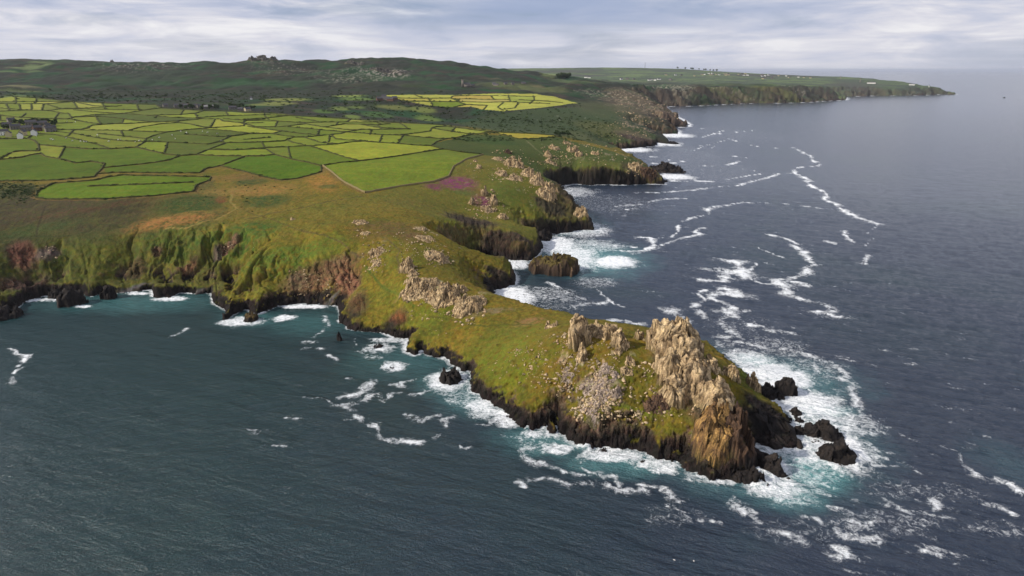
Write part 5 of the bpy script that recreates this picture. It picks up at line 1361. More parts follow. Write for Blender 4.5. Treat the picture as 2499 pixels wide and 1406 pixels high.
def crag(px, py, wpx, hpx, label, pal=GRAN, depth=0.8, name='granite_crag', cat='crag', sea=False, group=None, rz=None, foot=0.0, **kw):
    """rock mass whose foot is seen at px, py and which spans wpx x hpx of the photograph"""
    x, y, z, r = place(px, py, sea)
    dist = math.hypot(r, CAMH - z)
    w = wpx * dist / F; h = hpx * dist / F
    d = max(w * depth, h * 0.6)
    ux, uy = x / r, y / r
    x2, y2 = x + ux * d * 0.40, y + uy * d * 0.40
    z2 = 0.0 if sea else gz(x2, y2)
    lift = max(0.0, z2 - z)
    cosv = r / dist
    # what the outcrop shows is its height plus the depth of its top seen from above
    hh = max(h / max(cosv, .5) - lift - d * 0.45 * (CAMH - z2) / r, h * (0.78 if sea else 0.42)) * kw.pop('tall', 1.0)
    kw.pop('box', None); kw.pop('stretch', None); kw.pop('sub', None)
    seed = int(px * 3 + py * 7) % 9973
    ang = -math.atan2(x2, y2) + (rz if rz is not None else random.uniform(-0.25, 0.25))
    me = rockmesh(name, x2, y2, z2, ang, w * 1.08, d * 1.08, hh, pal, seed, sea=sea, **kw)
    o = link(name, me)
    o.location = (x2, y2, z2)
    o.rotation_euler = (0, 0, ang)
    tag(o, label, cat, group)
    return o


crag(1645, 872, 128, 100, 'tall pale granite crag with cracked rounded face, highest on the outer head', cell=2.8, depth=0.9, spiky=0.12, flat=0.6, moss=0.2, tall=0.96)
crag(1598, 856, 36, 58, 'narrow split granite pinnacle leaning against the left side of the highest crag', cell=2.2, spiky=0.5)
crag(1560, 830, 20, 28, 'small pointed granite tooth standing alone in the notch of the crest', cell=1.6, spiky=0.4)
crag(1672, 940, 118, 72, 'broad tumbled granite crag directly below the highest crag', cell=3.0, spiky=0.25, depth=0.7)
crag(1640, 985, 62, 56, 'grey granite buttress at the lower left foot of the tumbled crag', cell=2.6, spiky=0.3)
crag(1700, 972, 90, 46, 'overhanging granite slab mass leaning to the right above the tip slope', cell=3.2, spiky=0.15, lean=0.25)
crag(1735, 905, 44, 34, 'blocky granite knob on the right shoulder behind the tumbled crag', cell=2.4)
crag(1755, 1010, 92, 68, 'pale rounded granite crag above the ochre pinnacle', cell=2.8, spiky=0.2)
crag(1735, 1122, 92, 118, 'ochre lichen covered pinnacle of rock facing the sea at the tip', pal=OCHR, cell=2.2, spiky=0.5, depth=0.9, wetz=3, flat=0.75, lean=0.05)
crag(1800, 1118, 76, 96, 'dark steep rock pillar right of the ochre pinnacle', pal=BRWN, cell=2.4, spiky=0.5, depth=0.9, wetz=6, flat=0.7)
crag(1690, 1140, 40, 50, 'brown rock buttress left of the ochre pinnacle above the swash', pal=BRWN, cell=2.2, stretch=(1, 1, 1.8), sea=True, wetz=3)
crag(1800, 1172, 110, 50, 'low dark wet rock apron at the foot of the pinnacle', pal=DARK, cell=2.6, sea=True, depth=0.5, spiky=0.3, moss=0)
crag(1880, 1158, 86, 40, 'dark wet rock finger running out into the surf at the tip', pal=DARK, cell=2.2, sea=True, depth=0.45, spiky=0.3, rz=-0.35, moss=0)
crag(1895, 1092, 104, 66, 'broad dark sloping slab of rock on the right of the tip', pal=DARK, cell=3.4, depth=0.9, spiky=0.3, sea=True, moss=0, stretch=(1.4, 1, 0.8), lean=-0.5)
crag(1838, 950, 34, 34, 'round grey granite boulder crag at the top of the right hand gully', cell=2.2, spiky=0.1)
crag(1785, 925, 40, 30, 'low granite rib above the surf on the far side of the tip', cell=2.0)
crag(1602, 1012, 56, 28, 'low dark jumble of broken stone in the turf near the cliff edge', pal=BRWN, cell=1.4, spiky=0.5)
# the crest to the left of the notch
crag(1418, 850, 52, 82, 'steep leaning granite fin at the left end of the outer crest', cell=2.4, spiky=0.45, lean=-0.15, stretch=(1, 1, 1.8))
crag(1445, 820, 40, 34, 'broken granite block row joining the fin to the crest', cell=1.8)
crag(1480, 828, 56, 38, 'weathered granite outcrop in the middle of the outer crest', cell=2.0, spiky=0.4)
crag(1513, 850, 40, 40, 'granite outcrop with a pale face just left of the notch', cell=2.0, spiky=0.4)
crag(1405, 800, 26, 26, 'small granite spur behind the leaning fin', cell=1.5, spiky=0.5)
crag(1345, 800, 30, 18, 'short line of pale stones where the neck meets the outer head', cell=1.2, spiky=0.6)
crag(1420, 880, 26, 40, 'slender granite rib running down below the leaning fin', cell=1.5, spiky=0.4, stretch=(1, 1, 2))
for px, py, w, h, l in [(1480, 935, 50, 26, 'purple grey slab outcrop uppermost in the stony slope'), (1432, 965, 44, 24, 'purple grey broken slabs left of centre in the stony slope'), (1470, 982, 50, 26, 'purple grey slab outcrop at the middle of the stony slope'), (1395, 930, 40, 16, 'flat purple grey slabs at the left of the stony slope'),
                        (1502, 972, 30, 30, 'purple grey rock knot at the right of the stony slope'), (1450, 1005, 60, 20, 'low dark stone bed at the foot of the stony slope'), (1538, 893, 22, 26, 'pinkish split rock standing in turf below the notch'), (1530, 915, 26, 20, 'pinkish low rock below the split rock in turf'),
                        (1600, 900, 20, 30, 'pinkish narrow rock beside the tumbled crag'), (1505, 865, 20, 16, 'small pink rock under the crest outcrop')]:
    crag(px, py, w * 1.15, h * (0.55 if w > 35 else 1), l, pal=GREYP if 'purple' in l or 'dark' in l else GRAN, name='slab_outcrop', cat='outcrop', cell=0.95, spiky=0.7, tall=0.7, flat=0.8, depth=1.0 if w > 35 else .7, moss=0.5)
# crags of the neck
for px, py, w, h, l in [(1022, 722, 62, 44, 'pale granite crag cluster leftmost on the neck crest'), (1052, 700, 34, 22, 'pale granite knob above the leftmost neck crag'), (1088, 738, 66, 60, 'largest pale granite crag in the middle of the neck'), (1118, 712, 34, 28, 'pale granite block behind the largest neck crag'), (1142, 762, 60, 54, 'pale granite crag spilling down the slope at the right of the neck'),
                        (1165, 742, 40, 24, 'flat pale granite rib on the skyline of the neck'), (1068, 752, 20, 12, 'small pale stone heap under the middle neck crag'), (995, 660, 26, 46, 'upright pale granite stack on the slope above the neck'), (1008, 672, 22, 20, 'broken pale rocks at the foot of the upright stack'),
                        (1062, 632, 46, 30, 'brownish rounded outcrop in a hollow right of the upright stack'), (1078, 640, 24, 18, 'small brownish rock right of the rounded outcrop'), (918, 625, 34, 18, 'slanting line of white stones on the slope above the cove'), (915, 650, 26, 14, 'scattered pale rock group below the slanting stones'), (1110, 738, 26, 34, 'pale granite block between the two largest neck crags'),
                        (880, 546, 30, 12, 'flat pale slab lying alone in the turf'), (716, 536, 10, 9, 'small white square rock alone in the open grass'), (893, 572, 22, 8, 'low reddish rocks under the flat slab'), (1038, 588, 40, 12, 'low brownish rocks on the right shoulder'), (1028, 562, 34, 8, 'thin pale ledge among dead bracken')]:
    crag(px, py + h * .1, w * 1.2, h, l, cell=1.3 if w > 40 else 1.0, spiky=0.6, moss=0.5, tall=0.62, flat=0.8, depth=1.0)
# second head and heather hill
for px, py, w, h, l in [(1215, 392, 26, 13, 'pale rocks at the top of the second head skyline'), (1253, 408, 52, 26, 'large pale outcrop high on the second head'), (1290, 432, 36, 26, 'pale outcrop on the second head skyline below the large one'), (1312, 452, 42, 30, 'rounded pale crag lower down the second head skyline'),
                        (1345, 470, 34, 24, 'small crag where the second head steepens'), (1335, 488, 46, 30, 'dark mossy crag on the face of the second head'), (1418, 528, 34, 26, 'rust topped crag at the outer tip of the second head'), (1225, 430, 30, 16, 'low pale ledge facing inland on the second head'), (1255, 440, 40, 12, 'long low ledge under the large outcrop'),
                        (1182, 478, 16, 34, 'slanting white quartz rib beside the heather'), (1205, 500, 18, 32, 'slanting pale rib lower beside the heather'), (1150, 500, 16, 20, 'pale stones below the heather patch'), (1190, 518, 40, 12, 'pale stones in a row above the dark cliff'), (1228, 535, 26, 16, 'pale stone cluster at the end of the cliff top row'),
                        (1168, 412, 16, 12, 'lone pale rock on the heather hill near the field wall'), (1160, 395, 12, 8, 'small pale rock next to the field wall')]:
    crag(px, py, w, h, l, name='rock_outcrop', cat='outcrop', cell=1.5, spiky=0.6, pal=GRAN, moss=0.6, tall=0.7, flat=0.75)
# third head
for px, py, w, h, l in [(1354, 366, 22, 11, 'pale rock pair high on the third head'), (1383, 352, 20, 9, 'small pale rock near the top of the third head'), (1398, 372, 26, 14, 'pale rock group in the middle of the third head'), (1412, 382, 20, 12, 'pale rock right of the middle group on the third head'), (1338, 385, 18, 14, 'pale rock left on the third head slope'),
                        (1240, 375, 16, 8, 'white boulder low in the dark green hollow'), (1345, 400, 26, 8, 'pale rocks just above the cliff path'), (1452, 378, 20, 8, 'pale stones above the path on the third head'), (1555, 418, 40, 18, 'weathered crag at the seaward end of the third head'), (1582, 436, 40, 22, 'dark broken rocks at the foot of the third head')]:
    crag(px, py, w, h, l, name='rock_outcrop', cat='outcrop', cell=2.4, spiky=0.5, pal=BRWN if 'dark' in l else GRAN, moss=0.5)
# tors on the far skyline
for px, py, w, h, l in [(618, 148, 26, 9, 'left part of the rocky tor on the far skyline'), (640, 147, 30, 12, 'highest part of the rocky tor on the far skyline'), (668, 148, 22, 8, 'right part of the rocky tor on the far skyline'), (273, 151, 9, 5, 'tiny rock pile on the bare left skyline'), (866, 158, 40, 8, 'rocky top of the boulder strewn hill'), (930, 176, 50, 8, 'rock band to the right on the boulder strewn hill')]:
    crag(px, py, w, h, l, name='tor', cat='tor', pal=(alb(130, 124, 116), alb(96, 92, 86), alb(60, 60, 54)), cell=7, spiky=0.4, moss=0.5, flat=0.9, tall=0.8)
# rocks standing in the sea
for px, py, w, h, dp, l in [(177, 746, 52, 30, .6, 'large dark rock split in two off the left cove'), (138, 728, 28, 18, .7, 'dark rock beside the split rock under the cove cliff'), (268, 730, 26, 26, .7, 'dark pointed rock left of the grey beach'), (612, 786, 32, 22, .8, 'round brown topped rock by the finger ridge'), (15, 780, 60, 18, .5, 'low dark reef at the left edge of the picture'),
                            (829, 832, 13, 20, .6, 'thin upright dark rock in the small cove'), (922, 851, 26, 16, .7, 'dark humped rock with surf in the small cove'), (960, 902, 18, 7, .8, 'awash dark rock ringed with foam in the bay'), (1100, 938, 52, 40, .9, 'rugged black rock beneath the turf edge of the neck'), (1080, 928, 18, 10, .9, 'small black rock left of the rugged one'),
                            (1240, 1020, 12, 8, .9, 'tiny black rock in the surf under the outer head'), (1352, 1096, 12, 7, .9, 'tiny dark rock circled by foam off the outer head'), (1474, 1106, 34, 11, .6, 'flat black rock in surf below the stony slope'), (1568, 1132, 16, 11, .8, 'black rock in surf left of the ochre pinnacle'), (1620, 1150, 28, 8, .6, 'awash dark rock near the foot of the pinnacle'), (1441, 1090, 14, 10, .8, 'black rock tight under the brown cliff'),
                            (1872, 978, 60, 30, .5, 'dark rock shelf at the far side of the tip'), (1915, 966, 48, 36, .6, 'tall dark rock standing in the surf beyond the tip'), (1942, 1016, 30, 18, .6, 'dark wedge rock upper of the small pair off the tip'), (1942, 1030, 34, 14, .6, 'dark wedge rock lower of the small pair off the tip'), (1950, 1060, 24, 20, .9, 'round dark boulder between the slab and the outer rocks'), (1968, 1066, 16, 9, .8, 'small round rock beside the dark boulder'),
                            (2004, 1074, 88, 30, .4, 'long dark rock with a humped back off the tip'), (2042, 1132, 88, 46, .45, 'outermost large dark rock with surf breaking over its end'), (1992, 1084, 34, 10, .5, 'low brown ledge between the two outer rocks'), (1318, 648, 20, 14, .8, 'dark pillar between the sea stack and the cliff'), (1300, 652, 30, 6, .6, 'low dark reef beside the sea stack'), (1262, 747, 28, 8, .6, 'black rock in the foam behind the neck'),
                            (1238, 735, 18, 6, .7, 'awash black rock in the foam nearer the cliff'), (1280, 724, 20, 5, .7, 'thin black rock at the far edge of the foam'), (1622, 422, 80, 16, .5, 'long low dark islet off the third head'), (1348, 575, 16, 5, .8, 'dark rock awash below the second head'), (1373, 462, 10, 7, .8, 'small dark rock at the root of the third head'), (1640, 352, 30, 6, .6, 'low dark reef off the fourth head'),
                            (2450, 239, 5, 1.5, .6, 'tiny far rock in the open sea with foam on it'), (1790, 1184, 40, 8, .6, 'wet ledge under the pinnacle'), (1425, 562, 50, 8, .5, 'dark ledge under the second head'), (1600, 447, 50, 8, .5, 'low dark ledge at the third head corner'), (1185, 722, 40, 34, .8, 'dark broken rock mass where the neck cliff meets the foam'), (1330, 588, 34, 22, .8, 'dark rocks at the foot of the heather hill cliff')]:
    crag(px, py, w, h, l, name='sea_rock', cat='rock', pal=DARK, sea=True, depth=dp * 1.45, tall=1.3, flat=0.6, spiky=0.35, moss=0, cell=None, top=alb(120, 100, 56) if 'brown topped' in l else None)
crag(1355, 672, 104, 54, 'square topped sea stack with yellow grass on top beside the dark cliff', name='sea_stack', cat='sea stack', pal=(alb(126, 102, 80), alb(92, 74, 60), alb(52, 42, 36)), sea=True, depth=0.75, spiky=0.05, top=alb(116, 102, 52), wetz=1, cell=3.6, moss=0, flat=0.28)

# ------------------------------------------------------------------ loose stones
def hull(seed, n=13):
    rs = np.random.RandomState(seed)
    p = rs.normal(size=(n, 3)); p /= np.linalg.norm(p, axis=1)[:, None]
    p *= np.array([1, 0.62 + 0.3 * rs.rand(), 0.5 + 0.3 * rs.rand()])
    bm = bmesh.new()
    for q in p: bm.verts.new(q * 0.5)
    bmesh.ops.convex_hull(bm, input=bm.verts)
    for vv in [vv for vv in bm.verts if not vv.link_faces]: bm.verts.remove(vv)
    bmesh.ops.triangulate(bm, faces=bm.faces)
    v = np.array([x.co[:] for x in bm.verts], np.float32)
    bm.verts.index_update()
    f = np.array([[q.index for q in fc.verts] for fc in bm.faces], np.int32)
    bm.free()
    return v, f


HULLS = [hull(s) for s in range(14)]
STONES = []


def stones(cx, cy, rx, ry, n, s0, s1, tone=0.6, core=0.0):
    k = 0; n = int(n * 1.1); s0 *= 1.25; s1 *= 1.45
    while k < n:
        a = random.uniform(0, 6.283); q = math.sqrt(random.random()) if random.random() > core else random.random() * 0.5
        px, py = cx + math.cos(a) * q * rx, cy + math.sin(a) * q * ry
        k += 1
        x, y, z, r = hit(px, py)
        if z < 3: continue
        if fbm2(np.array([x / 7.0]), np.array([y / 7.0]), 2, 77)[0] < random.uniform(-.35, .2): continue
        s = (s0 + (s1 - s0) * random.random() ** 3.2) * 0.95
        STONES.append((s, x, y, z, tone + random.uniform(-0.25, 0.25), r))


for a in [(1350, 870, 110, 60, 420, .35, 1.2), (1290, 900, 90, 50, 150, .3, 1.0), (1440, 940, 90, 55, 520, .35, 1.7), (1470, 960, 55, 42, 500, .5, 1.9), (1400, 920, 130, 60, 260, .3, 1.2), (1560, 950, 60, 70, 160, .35, 1.5), (1500, 1000, 130, 40, 160, .4, 1.6), (1560, 890, 60, 40, 90, .35, 1.3), (1460, 850, 90, 34, 160, .4, 1.6), (1400, 840, 50, 40, 120, .4, 1.6), (1650, 1010, 60, 30, 60, .4, 1.5),
          (1450, 1010, 70, 20, 120, .4, 1.5), (1020, 710, 40, 40, 160, .5, 1.9), (1090, 730, 50, 45, 260, .5, 2.0), (1140, 755, 45, 40, 200, .5, 1.9), (1060, 765, 70, 20, 40, .4, 1.4), (1000, 640, 25, 50, 120, .5, 1.8), (1070, 625, 45, 28, 120, .5, 1.6), (920, 615, 40, 30, 50, .5, 1.8), (915, 650, 34, 18, 70, .5, 1.6), (890, 570, 40, 14, 40, .5, 1.6), (1020, 580, 60, 26, 70, .5, 1.7), (1260, 405, 60, 24, 120, .7, 2.4),
          (1310, 450, 40, 30, 120, .7, 2.4), (1240, 430, 50, 20, 90, .7, 2.2), (1190, 510, 60, 28, 160, .6, 2.0), (1195, 490, 26, 30, 90, .6, 2.2), (1165, 410, 30, 20, 40, .6, 2.0), (1390, 370, 80, 22, 200, .8, 2.8), (1500, 385, 70, 22, 90, .8, 2.4), (1560, 415, 34, 16, 120, .8, 2.6), (1240, 375, 40, 14, 50, .8, 2.6), (660, 620, 70, 60, 26, .5, 1.4), (800, 690, 60, 40, 90, .4, 1.3), (730, 690, 34, 36, 80, .4, 1.2), (560, 605, 26, 14, 60, .4, 1.2),
          (120, 620, 24, 22, 50, .5, 1.4), (1100, 800, 120, 40, 40, .35, 1.0), (1370, 395, 60, 18, 90, .8, 2.4), (1440, 350, 60, 10, 30, .8, 2.2), (1480, 350, 60, 20, 60, 1.0, 2.8), (1540, 315, 60, 24, 160, 1.2, 3.6), (1590, 270, 90, 30, 200, 1.5, 4.5)]:
    stones(*a)
STONES.sort(key=lambda t: -t[0] / t[5])
stone_me = []
MSTONE = flat_mat('pale_granite', alb(206, 188, 158) * 1.0, 0.9, 1.5, 0.35)
for v, f in HULLS:
    tn = alb(*[(232, 206, 168), (196, 174, 142), (156, 138, 110), (212, 180, 144)][len(stone_me) % 4])
    me = mesh_np('boulder', v, f, {'Col': np.tile(tn, (len(v), 1)), 'rock': np.full(len(v), .5)}, smooth=False); me.materials.append(MROCK); stone_me.append(me)
for k, (s, x, y, z, t, r) in enumerate(STONES[:300]):
    o = link('boulder', stone_me[k % len(stone_me)])
    o.location = (x, y, z + s * 0.08)
    o.scale = (s * 1.25, s * 1.1, s * (0.9 + 0.6 * random.random()))
    o.rotation_euler = (random.uniform(-.4, .4), random.uniform(-.4, .4), random.uniform(0, 6.28))
    tag(o, 'angular pale granite boulder lying in the turf of the headlands', 'boulder', 'loose granite boulders on the headlands')
vs, fs, cs_, nb = [], [], [], 0
for k, (s, x, y, z, t, r) in enumerate(STONES[300:]):
    v, f = HULLS[k % len(HULLS)]
    a = random.uniform(0, 6.28); c, sn = math.cos(a), math.sin(a)
    q = v * np.array([s * 1.25, s * 1.1, s * (0.9 + 0.6 * random.random())])
    q = np.stack([q[:, 0] * c - q[:, 1] * sn, q[:, 0] * sn + q[:, 1] * c, q[:, 2]], 1) + (x, y, z + s * 0.08)
    vs.append(q); fs.append(f + nb); nb += len(v); cs_.append(np.tile(alb(*random.choice([(228, 202, 164), (190, 168, 134), (146, 128, 100), (208, 174, 138)])), (len(v), 1)))
me = mesh_np('small_stones', np.concatenate(vs), np.concatenate(fs), {'Col': np.concatenate(cs_), 'rock': np.full(nb, .5)}, smooth=False); me.materials.append(MROCK)
tag(link('small_stones', me), 'countless smaller pale stones strewn over the headland turf', 'stones', kind='stuff')

# ------------------------------------------------------------------ field banks and walls
MBANK = flat_mat('overgrown_bank', alb(70, 72, 36), 1.0, 0.35, 0.5)
MWALL = flat_mat('lichened_wall', alb(136, 122, 84), 0.95, 0.9, 0.4)


def bank_mesh(name, q, w, h, mat, rough=0.6):
    pts = []
    for (ax, ay, _), (bx, by, _) in zip(q[:-1], q[1:]):
        L = math.hypot(bx - ax, by - ay); r = math.hypot(ax, ay)
        n = max(1, int(L / max(1.6, r * 0.004)))
        for k in range(n):
            pts.append((ax + (bx - ax) * k / n, ay + (by - ay) * k / n))
    pts.append(q[-1][:2])
    P = np.array(pts)
    T = np.gradient(P, axis=0); T /= np.linalg.norm(T, axis=1)[:, None] + 1e-9
    N = np.stack([-T[:, 1], T[:, 0]], 1)
    jx = fbm2(P[:, 0] / 6, P[:, 1] / 6, 3, 301)
    ww = w * (1 + rough * 1.6 * fbm2(P[:, 0] / 5, P[:, 1] / 5, 3, 302)); hh = h * (1 + rough * 2.0 * fbm2(P[:, 0] / 4, P[:, 1] / 4, 3, 303))
    V = []
    for i in range(len(P)):
        g = gz(P[i, 0], P[i, 1])
        for a, b in ((-0.5, -0.5), (-0.36, 0.72), (0.0, 1.0), (0.36, 0.7), (0.5, -0.5)):
            x, y = P[i] + N[i] * (a * ww[i] + jx[i] * rough * w * 0.7)
            V.append((x, y, g + b * hh[i] + (random.uniform(-.12, .12) * h * rough * 3 if b > 0 else 0)))
    n = len(P)
    Fc = [(i * 5 + k, i * 5 + k + 1, i * 5 + k + 6, i * 5 + k + 5) for i in range(n - 1) for k in range(4)]
    me = mesh_np(name, np.array(V), np.array(Fc)[:, ::-1], smooth=False)
    me.materials.append(mat)
    return me


BANKO = []
for q in BANKW:
    rm = sum(p[2] for p in q) / len(q)
    w = 1.6 + 0.4 * (rm > 1000)
    far_ = rm > 1500
    o = link('field_bank', bank_mesh('field_bank', q, w, 1.15, MBANK))
    tag(o, 'dark overgrown stone bank dividing the small green fields', 'field bank', 'overgrown banks between the fields')
    BANKO.append((o, q[len(q) // 2][0], q[len(q) // 2][1]))
MARKS = {n: hit(a, b)[:2] for n, a, b in [('the village', 70, 318), ('the farm row', 470, 268), ('the horseshoe field by the cove', 300, 460), ('the largest field by the heather', 980, 410), ('the yellow hamlet', 945, 245), ('the last pointed field', 1290, 332), ('the small bright field by the bracken', 680, 410), ('the second farm', 590, 272), ('the left picture edge', 5, 420),
                                                ('the cattle field', 220, 345), ('the middle of the plateau', 560, 330), ('the far bright green pair of fields', 1090, 252), ('the long pale field', 940, 370)]}
by_landmark(BANKO, MARKS, 'overgrown field bank')
for k, (p, lb) in enumerate(zip(WALL_PTS, ['straight pale stone wall running down from the fields to the headland corner', 'curving pale stone wall along the seaward edge of the largest field'])):
    tag(link('stone_wall', bank_mesh('stone_wall', ground_line(p, 6, 0.1), 1.5, 1.5, MWALL, 0.22)), lb, 'stone wall')

# ------------------------------------------------------------------ buildings
MGRAN = flat_mat('granite_wall', alb(140, 132, 124), 0.9, 0.8, 0.25)
MWHITE = flat_mat('whitewash', (0.78, 0.76, 0.72), 0.8, 0.5, 0.1)
MCREAM = flat_mat('cream_render', alb(214, 200, 160), 0.85, 0.5, 0.1)
MSLATE = flat_mat('slate_roof', alb(84, 82, 86), 0.7, 0.9, 0.25)
MPALER = flat_mat('sheet_roof', alb(150, 148, 146), 0.6, 0.4, 0.15)
MGLASS = flat_mat('window_glass', (0.02, 0.025, 0.03), 0.2, 1, 0.1, 0.5)
MDOOR = flat_mat('painted_door', (0.05, 0.09, 0.08), 0.6, 1, 0.2)
MBRICK = flat_mat('chimney_brick', alb(120, 92, 78), 0.9, 2, 0.3)


def boxes(name, bs, mat, parent=None):
    V, Fc = [], []
    for (x0, y0, z0, x1, y1, z1) in bs:
        b = len(V)
        V += [(x0, y0, z0), (x1, y0, z0), (x1, y1, z0), (x0, y1, z0), (x0, y0, z1), (x1, y0, z1), (x1, y1, z1), (x0, y1, z1)]
        Fc += [(b, b + 3, b + 2, b + 1), (b + 4, b + 5, b + 6, b + 7), (b, b + 1, b + 5, b + 4), (b + 1, b + 2, b + 6, b + 5), (b + 2, b + 3, b + 7, b + 6), (b + 3, b, b + 4, b + 7)]
    me = mesh_np(name, np.array(V), np.array(Fc), smooth=False)
    return link(name, me, parent, mat)


def house(px, py, label, L=11.0, D=6.5, H=4.6, rz=0.0, wall=None, roof=None, simple=False, name='house', cat='house', group=None):
    x, y, z, r = hit(px, py)
    e = empty(name, (x, y, z - 0.4), -math.atan2(x, y) + rz)
    tag(e, label, cat, group)
    wall = wall or MGRAN; roof = roof or MSLATE
    l, d, rh = L / 2, D / 2, D * 0.42
    V = [(-l, -d, -1), (l, -d, -1), (l, d, -1), (-l, d, -1), (-l, -d, H), (l, -d, H), (l, d, H), (-l, d, H), (-l, 0, H + rh), (l, 0, H + rh)]
    Fc = [[0, 1, 5, 4], [2, 3, 7, 6]]
    me = bpy.data.meshes.new('wall')
    me.from_pydata(V, [], Fc + [[1, 2, 6, 9, 5], [3, 0, 4, 8, 7]])
    link('wall', me, e, wall)
    o = 0.35; t = 0.22
    k = rh / d
    RV = []
    for sx in (-l - o, l + o):
        for yy in (-d - o, 0, d + o):
            zz = H + rh - abs(yy) * k + 0.05
            RV += [(sx, yy, zz), (sx, yy, zz + t)]
    RF = [(1, 3, 9, 7), (3, 5, 11, 9), (0, 6, 8, 2), (2, 8, 10, 4), (0, 1, 7, 6), (4, 10, 11, 5), (0, 2, 3, 1), (2, 4, 5, 3), (6, 7, 9, 8), (8, 9, 11, 10)]
    me = bpy.data.meshes.new('roof'); me.from_pydata(RV, [], RF)
    ro = link('roof', me, e, roof)
    if simple: return e
    for sx in (-l + 0.5, l - 0.5):
        boxes('chimney', [(sx - .45, -.4, H + rh - 0.6, sx + .45, .4, H + rh + 1.3)], MBRICK, ro)
    nwin = max(2, int(L / 3.2))
    for i in range(nwin):
        wx = -l + (i + 0.5) * L / nwin
        for zz in (1.1, 3.1):
            if zz == 1.1 and i == nwin // 2:
                boxes('door', [(wx - .5, -d - .06, 0, wx + .5, -d + .04, 2.1)], MDOOR, e); continue
            boxes('window', [(wx - .5, -d - .05, zz, wx + .5, -d + .04, zz + 1.1)], MGLASS, e)
    return e


V1 = [(50, 338, 7, 'small white cottage below the cream house', MWHITE, 1.5), (84, 330, 8, 'small white gabled cottage on the right of the village front', MWHITE, 1.4), (6, 330, 13, 'whitewashed house at the left edge of the village', MWHITE, 0.2), (22, 334, 7, 'small cream gabled house in front of the village', MCREAM, 1.35), (57, 331, 10, 'cream house with a pale gable in the middle of the village front', MCREAM, 1.2), (38, 316, 12, 'grey stone house behind the cream gable', MGRAN, 0.2),
      (68, 320, 14, 'long grey slate roofed house at the village centre', MGRAN, -0.1), (92, 320, 10, 'brown stone house right of the village centre', MBRICK, 0.3), (116, 315, 10, 'grey gabled house at the right end of the village', MGRAN, 0.9), (104, 308, 12, 'dark roofed house at the back of the village right', MGRAN, 0.1), (76, 306, 13, 'dark roofed house at the back of the village centre', MGRAN, 0.0),
      (18, 312, 10, 'small stone house behind the whitewashed one', MGRAN, 0.1), (28, 300, 9, 'farthest stone house of the village', MGRAN, 0.3), (120, 322, 8, 'low shed at the right end of the village', MGRAN, 0.2), (130, 319, 6, 'tiny stone shed outermost right of the village', MGRAN, 0.5)]
for px, py, L, l, m, rz in V1:
    house(px, py, l, L=L * 1.1, H=5.6, rz=rz, wall=m, simple=L < 7.5)
for px, py, L, l, m, rz, rf in [(437, 262, 18, 'long grey farmhouse leftmost in the farm row', MGRAN, 0.1, MSLATE), (455, 262, 12, 'grey barn second in the farm row', MGRAN, -0.2, MSLATE), (470, 263, 16, 'grey barn third in the farm row', MGRAN, 0.1, MSLATE), (489, 263, 12, 'grey house right of the farm row', MGRAN, 0.3, MSLATE), (513, 265, 22, 'long pale roofed cattle shed beside the farm row', MGRAN, 0.0, MPALER),
                                (404, 261, 9, 'small stone hut left of the farm row', MGRAN, 0.2, MSLATE), (568, 267, 14, 'grey barn of the second farm, left', MGRAN, 0.1, MSLATE), (587, 271, 9, 'low shed of the second farm, middle', MGRAN, -0.2, MSLATE), (604, 271, 13, 'pale gabled house of the second farm, right', MCREAM, 0.7, MSLATE), (613, 243, 5, 'lone white cottage in the scrub', MWHITE, 0.0, MSLATE)]:
    house(px, py, l, L=L, D=7, H=4.4, rz=rz, wall=m, roof=rf, name='farm_building', cat='farm building', simple=L < 10)
for px, py, L, l, m in [(926, 245, 14, 'reddish farm shed left in the hamlet among yellow fields', MBRICK), (940, 244, 18, 'grey house at the heart of the hamlet among yellow fields', MGRAN), (937, 239, 12, 'back house of the hamlet among yellow fields', MGRAN), (953, 246, 16, 'pinkish barn right in the hamlet among yellow fields', MBRICK), (963, 243, 12, 'end barn of the hamlet among yellow fields', MBRICK)]:
    house(px, py, l, L=L, D=8, H=5, rz=random.uniform(-.4, .4), wall=m, simple=True, name='farm_building', cat='farm building')
# church with its tower below the dark hill
x, y, z, r = hit(1131, 212)
e = tag(empty('church', (x, y, z), -math.atan2(x, y)), 'pale stone church with a square tower under the dark hill', 'church')
boxes('nave', [(2, -5, -1, 22, 5, 8)], MGRAN, e)
boxes('tower', [(-6, -4, -1, 2, 4, 20), (-6.4, -4.4, 20, 2.4, 4.4, 21.2)], MGRAN, e)
me = bpy.data.meshes.new('roof'); me.from_pydata([(2, -5.6, 8), (22, -5.6, 8), (22, 5.6, 8), (2, 5.6, 8), (2, 0, 13), (22, 0, 13)], [], [(0, 1, 5, 4), (3, 4, 5, 2), (1, 2, 5), (0, 4, 3), (0, 3, 2, 1)])
link('roof', me, e, MSLATE)
for k in range(4): boxes('pinnacle', [(-6.4 + (k % 2) * 8, -4.4 + (k // 2) * 8, 21.2, -5.6 + (k % 2) * 8, -3.6 + (k // 2) * 8, 23.5)], MGRAN, e)
far_h = []
rs = random.Random(5)
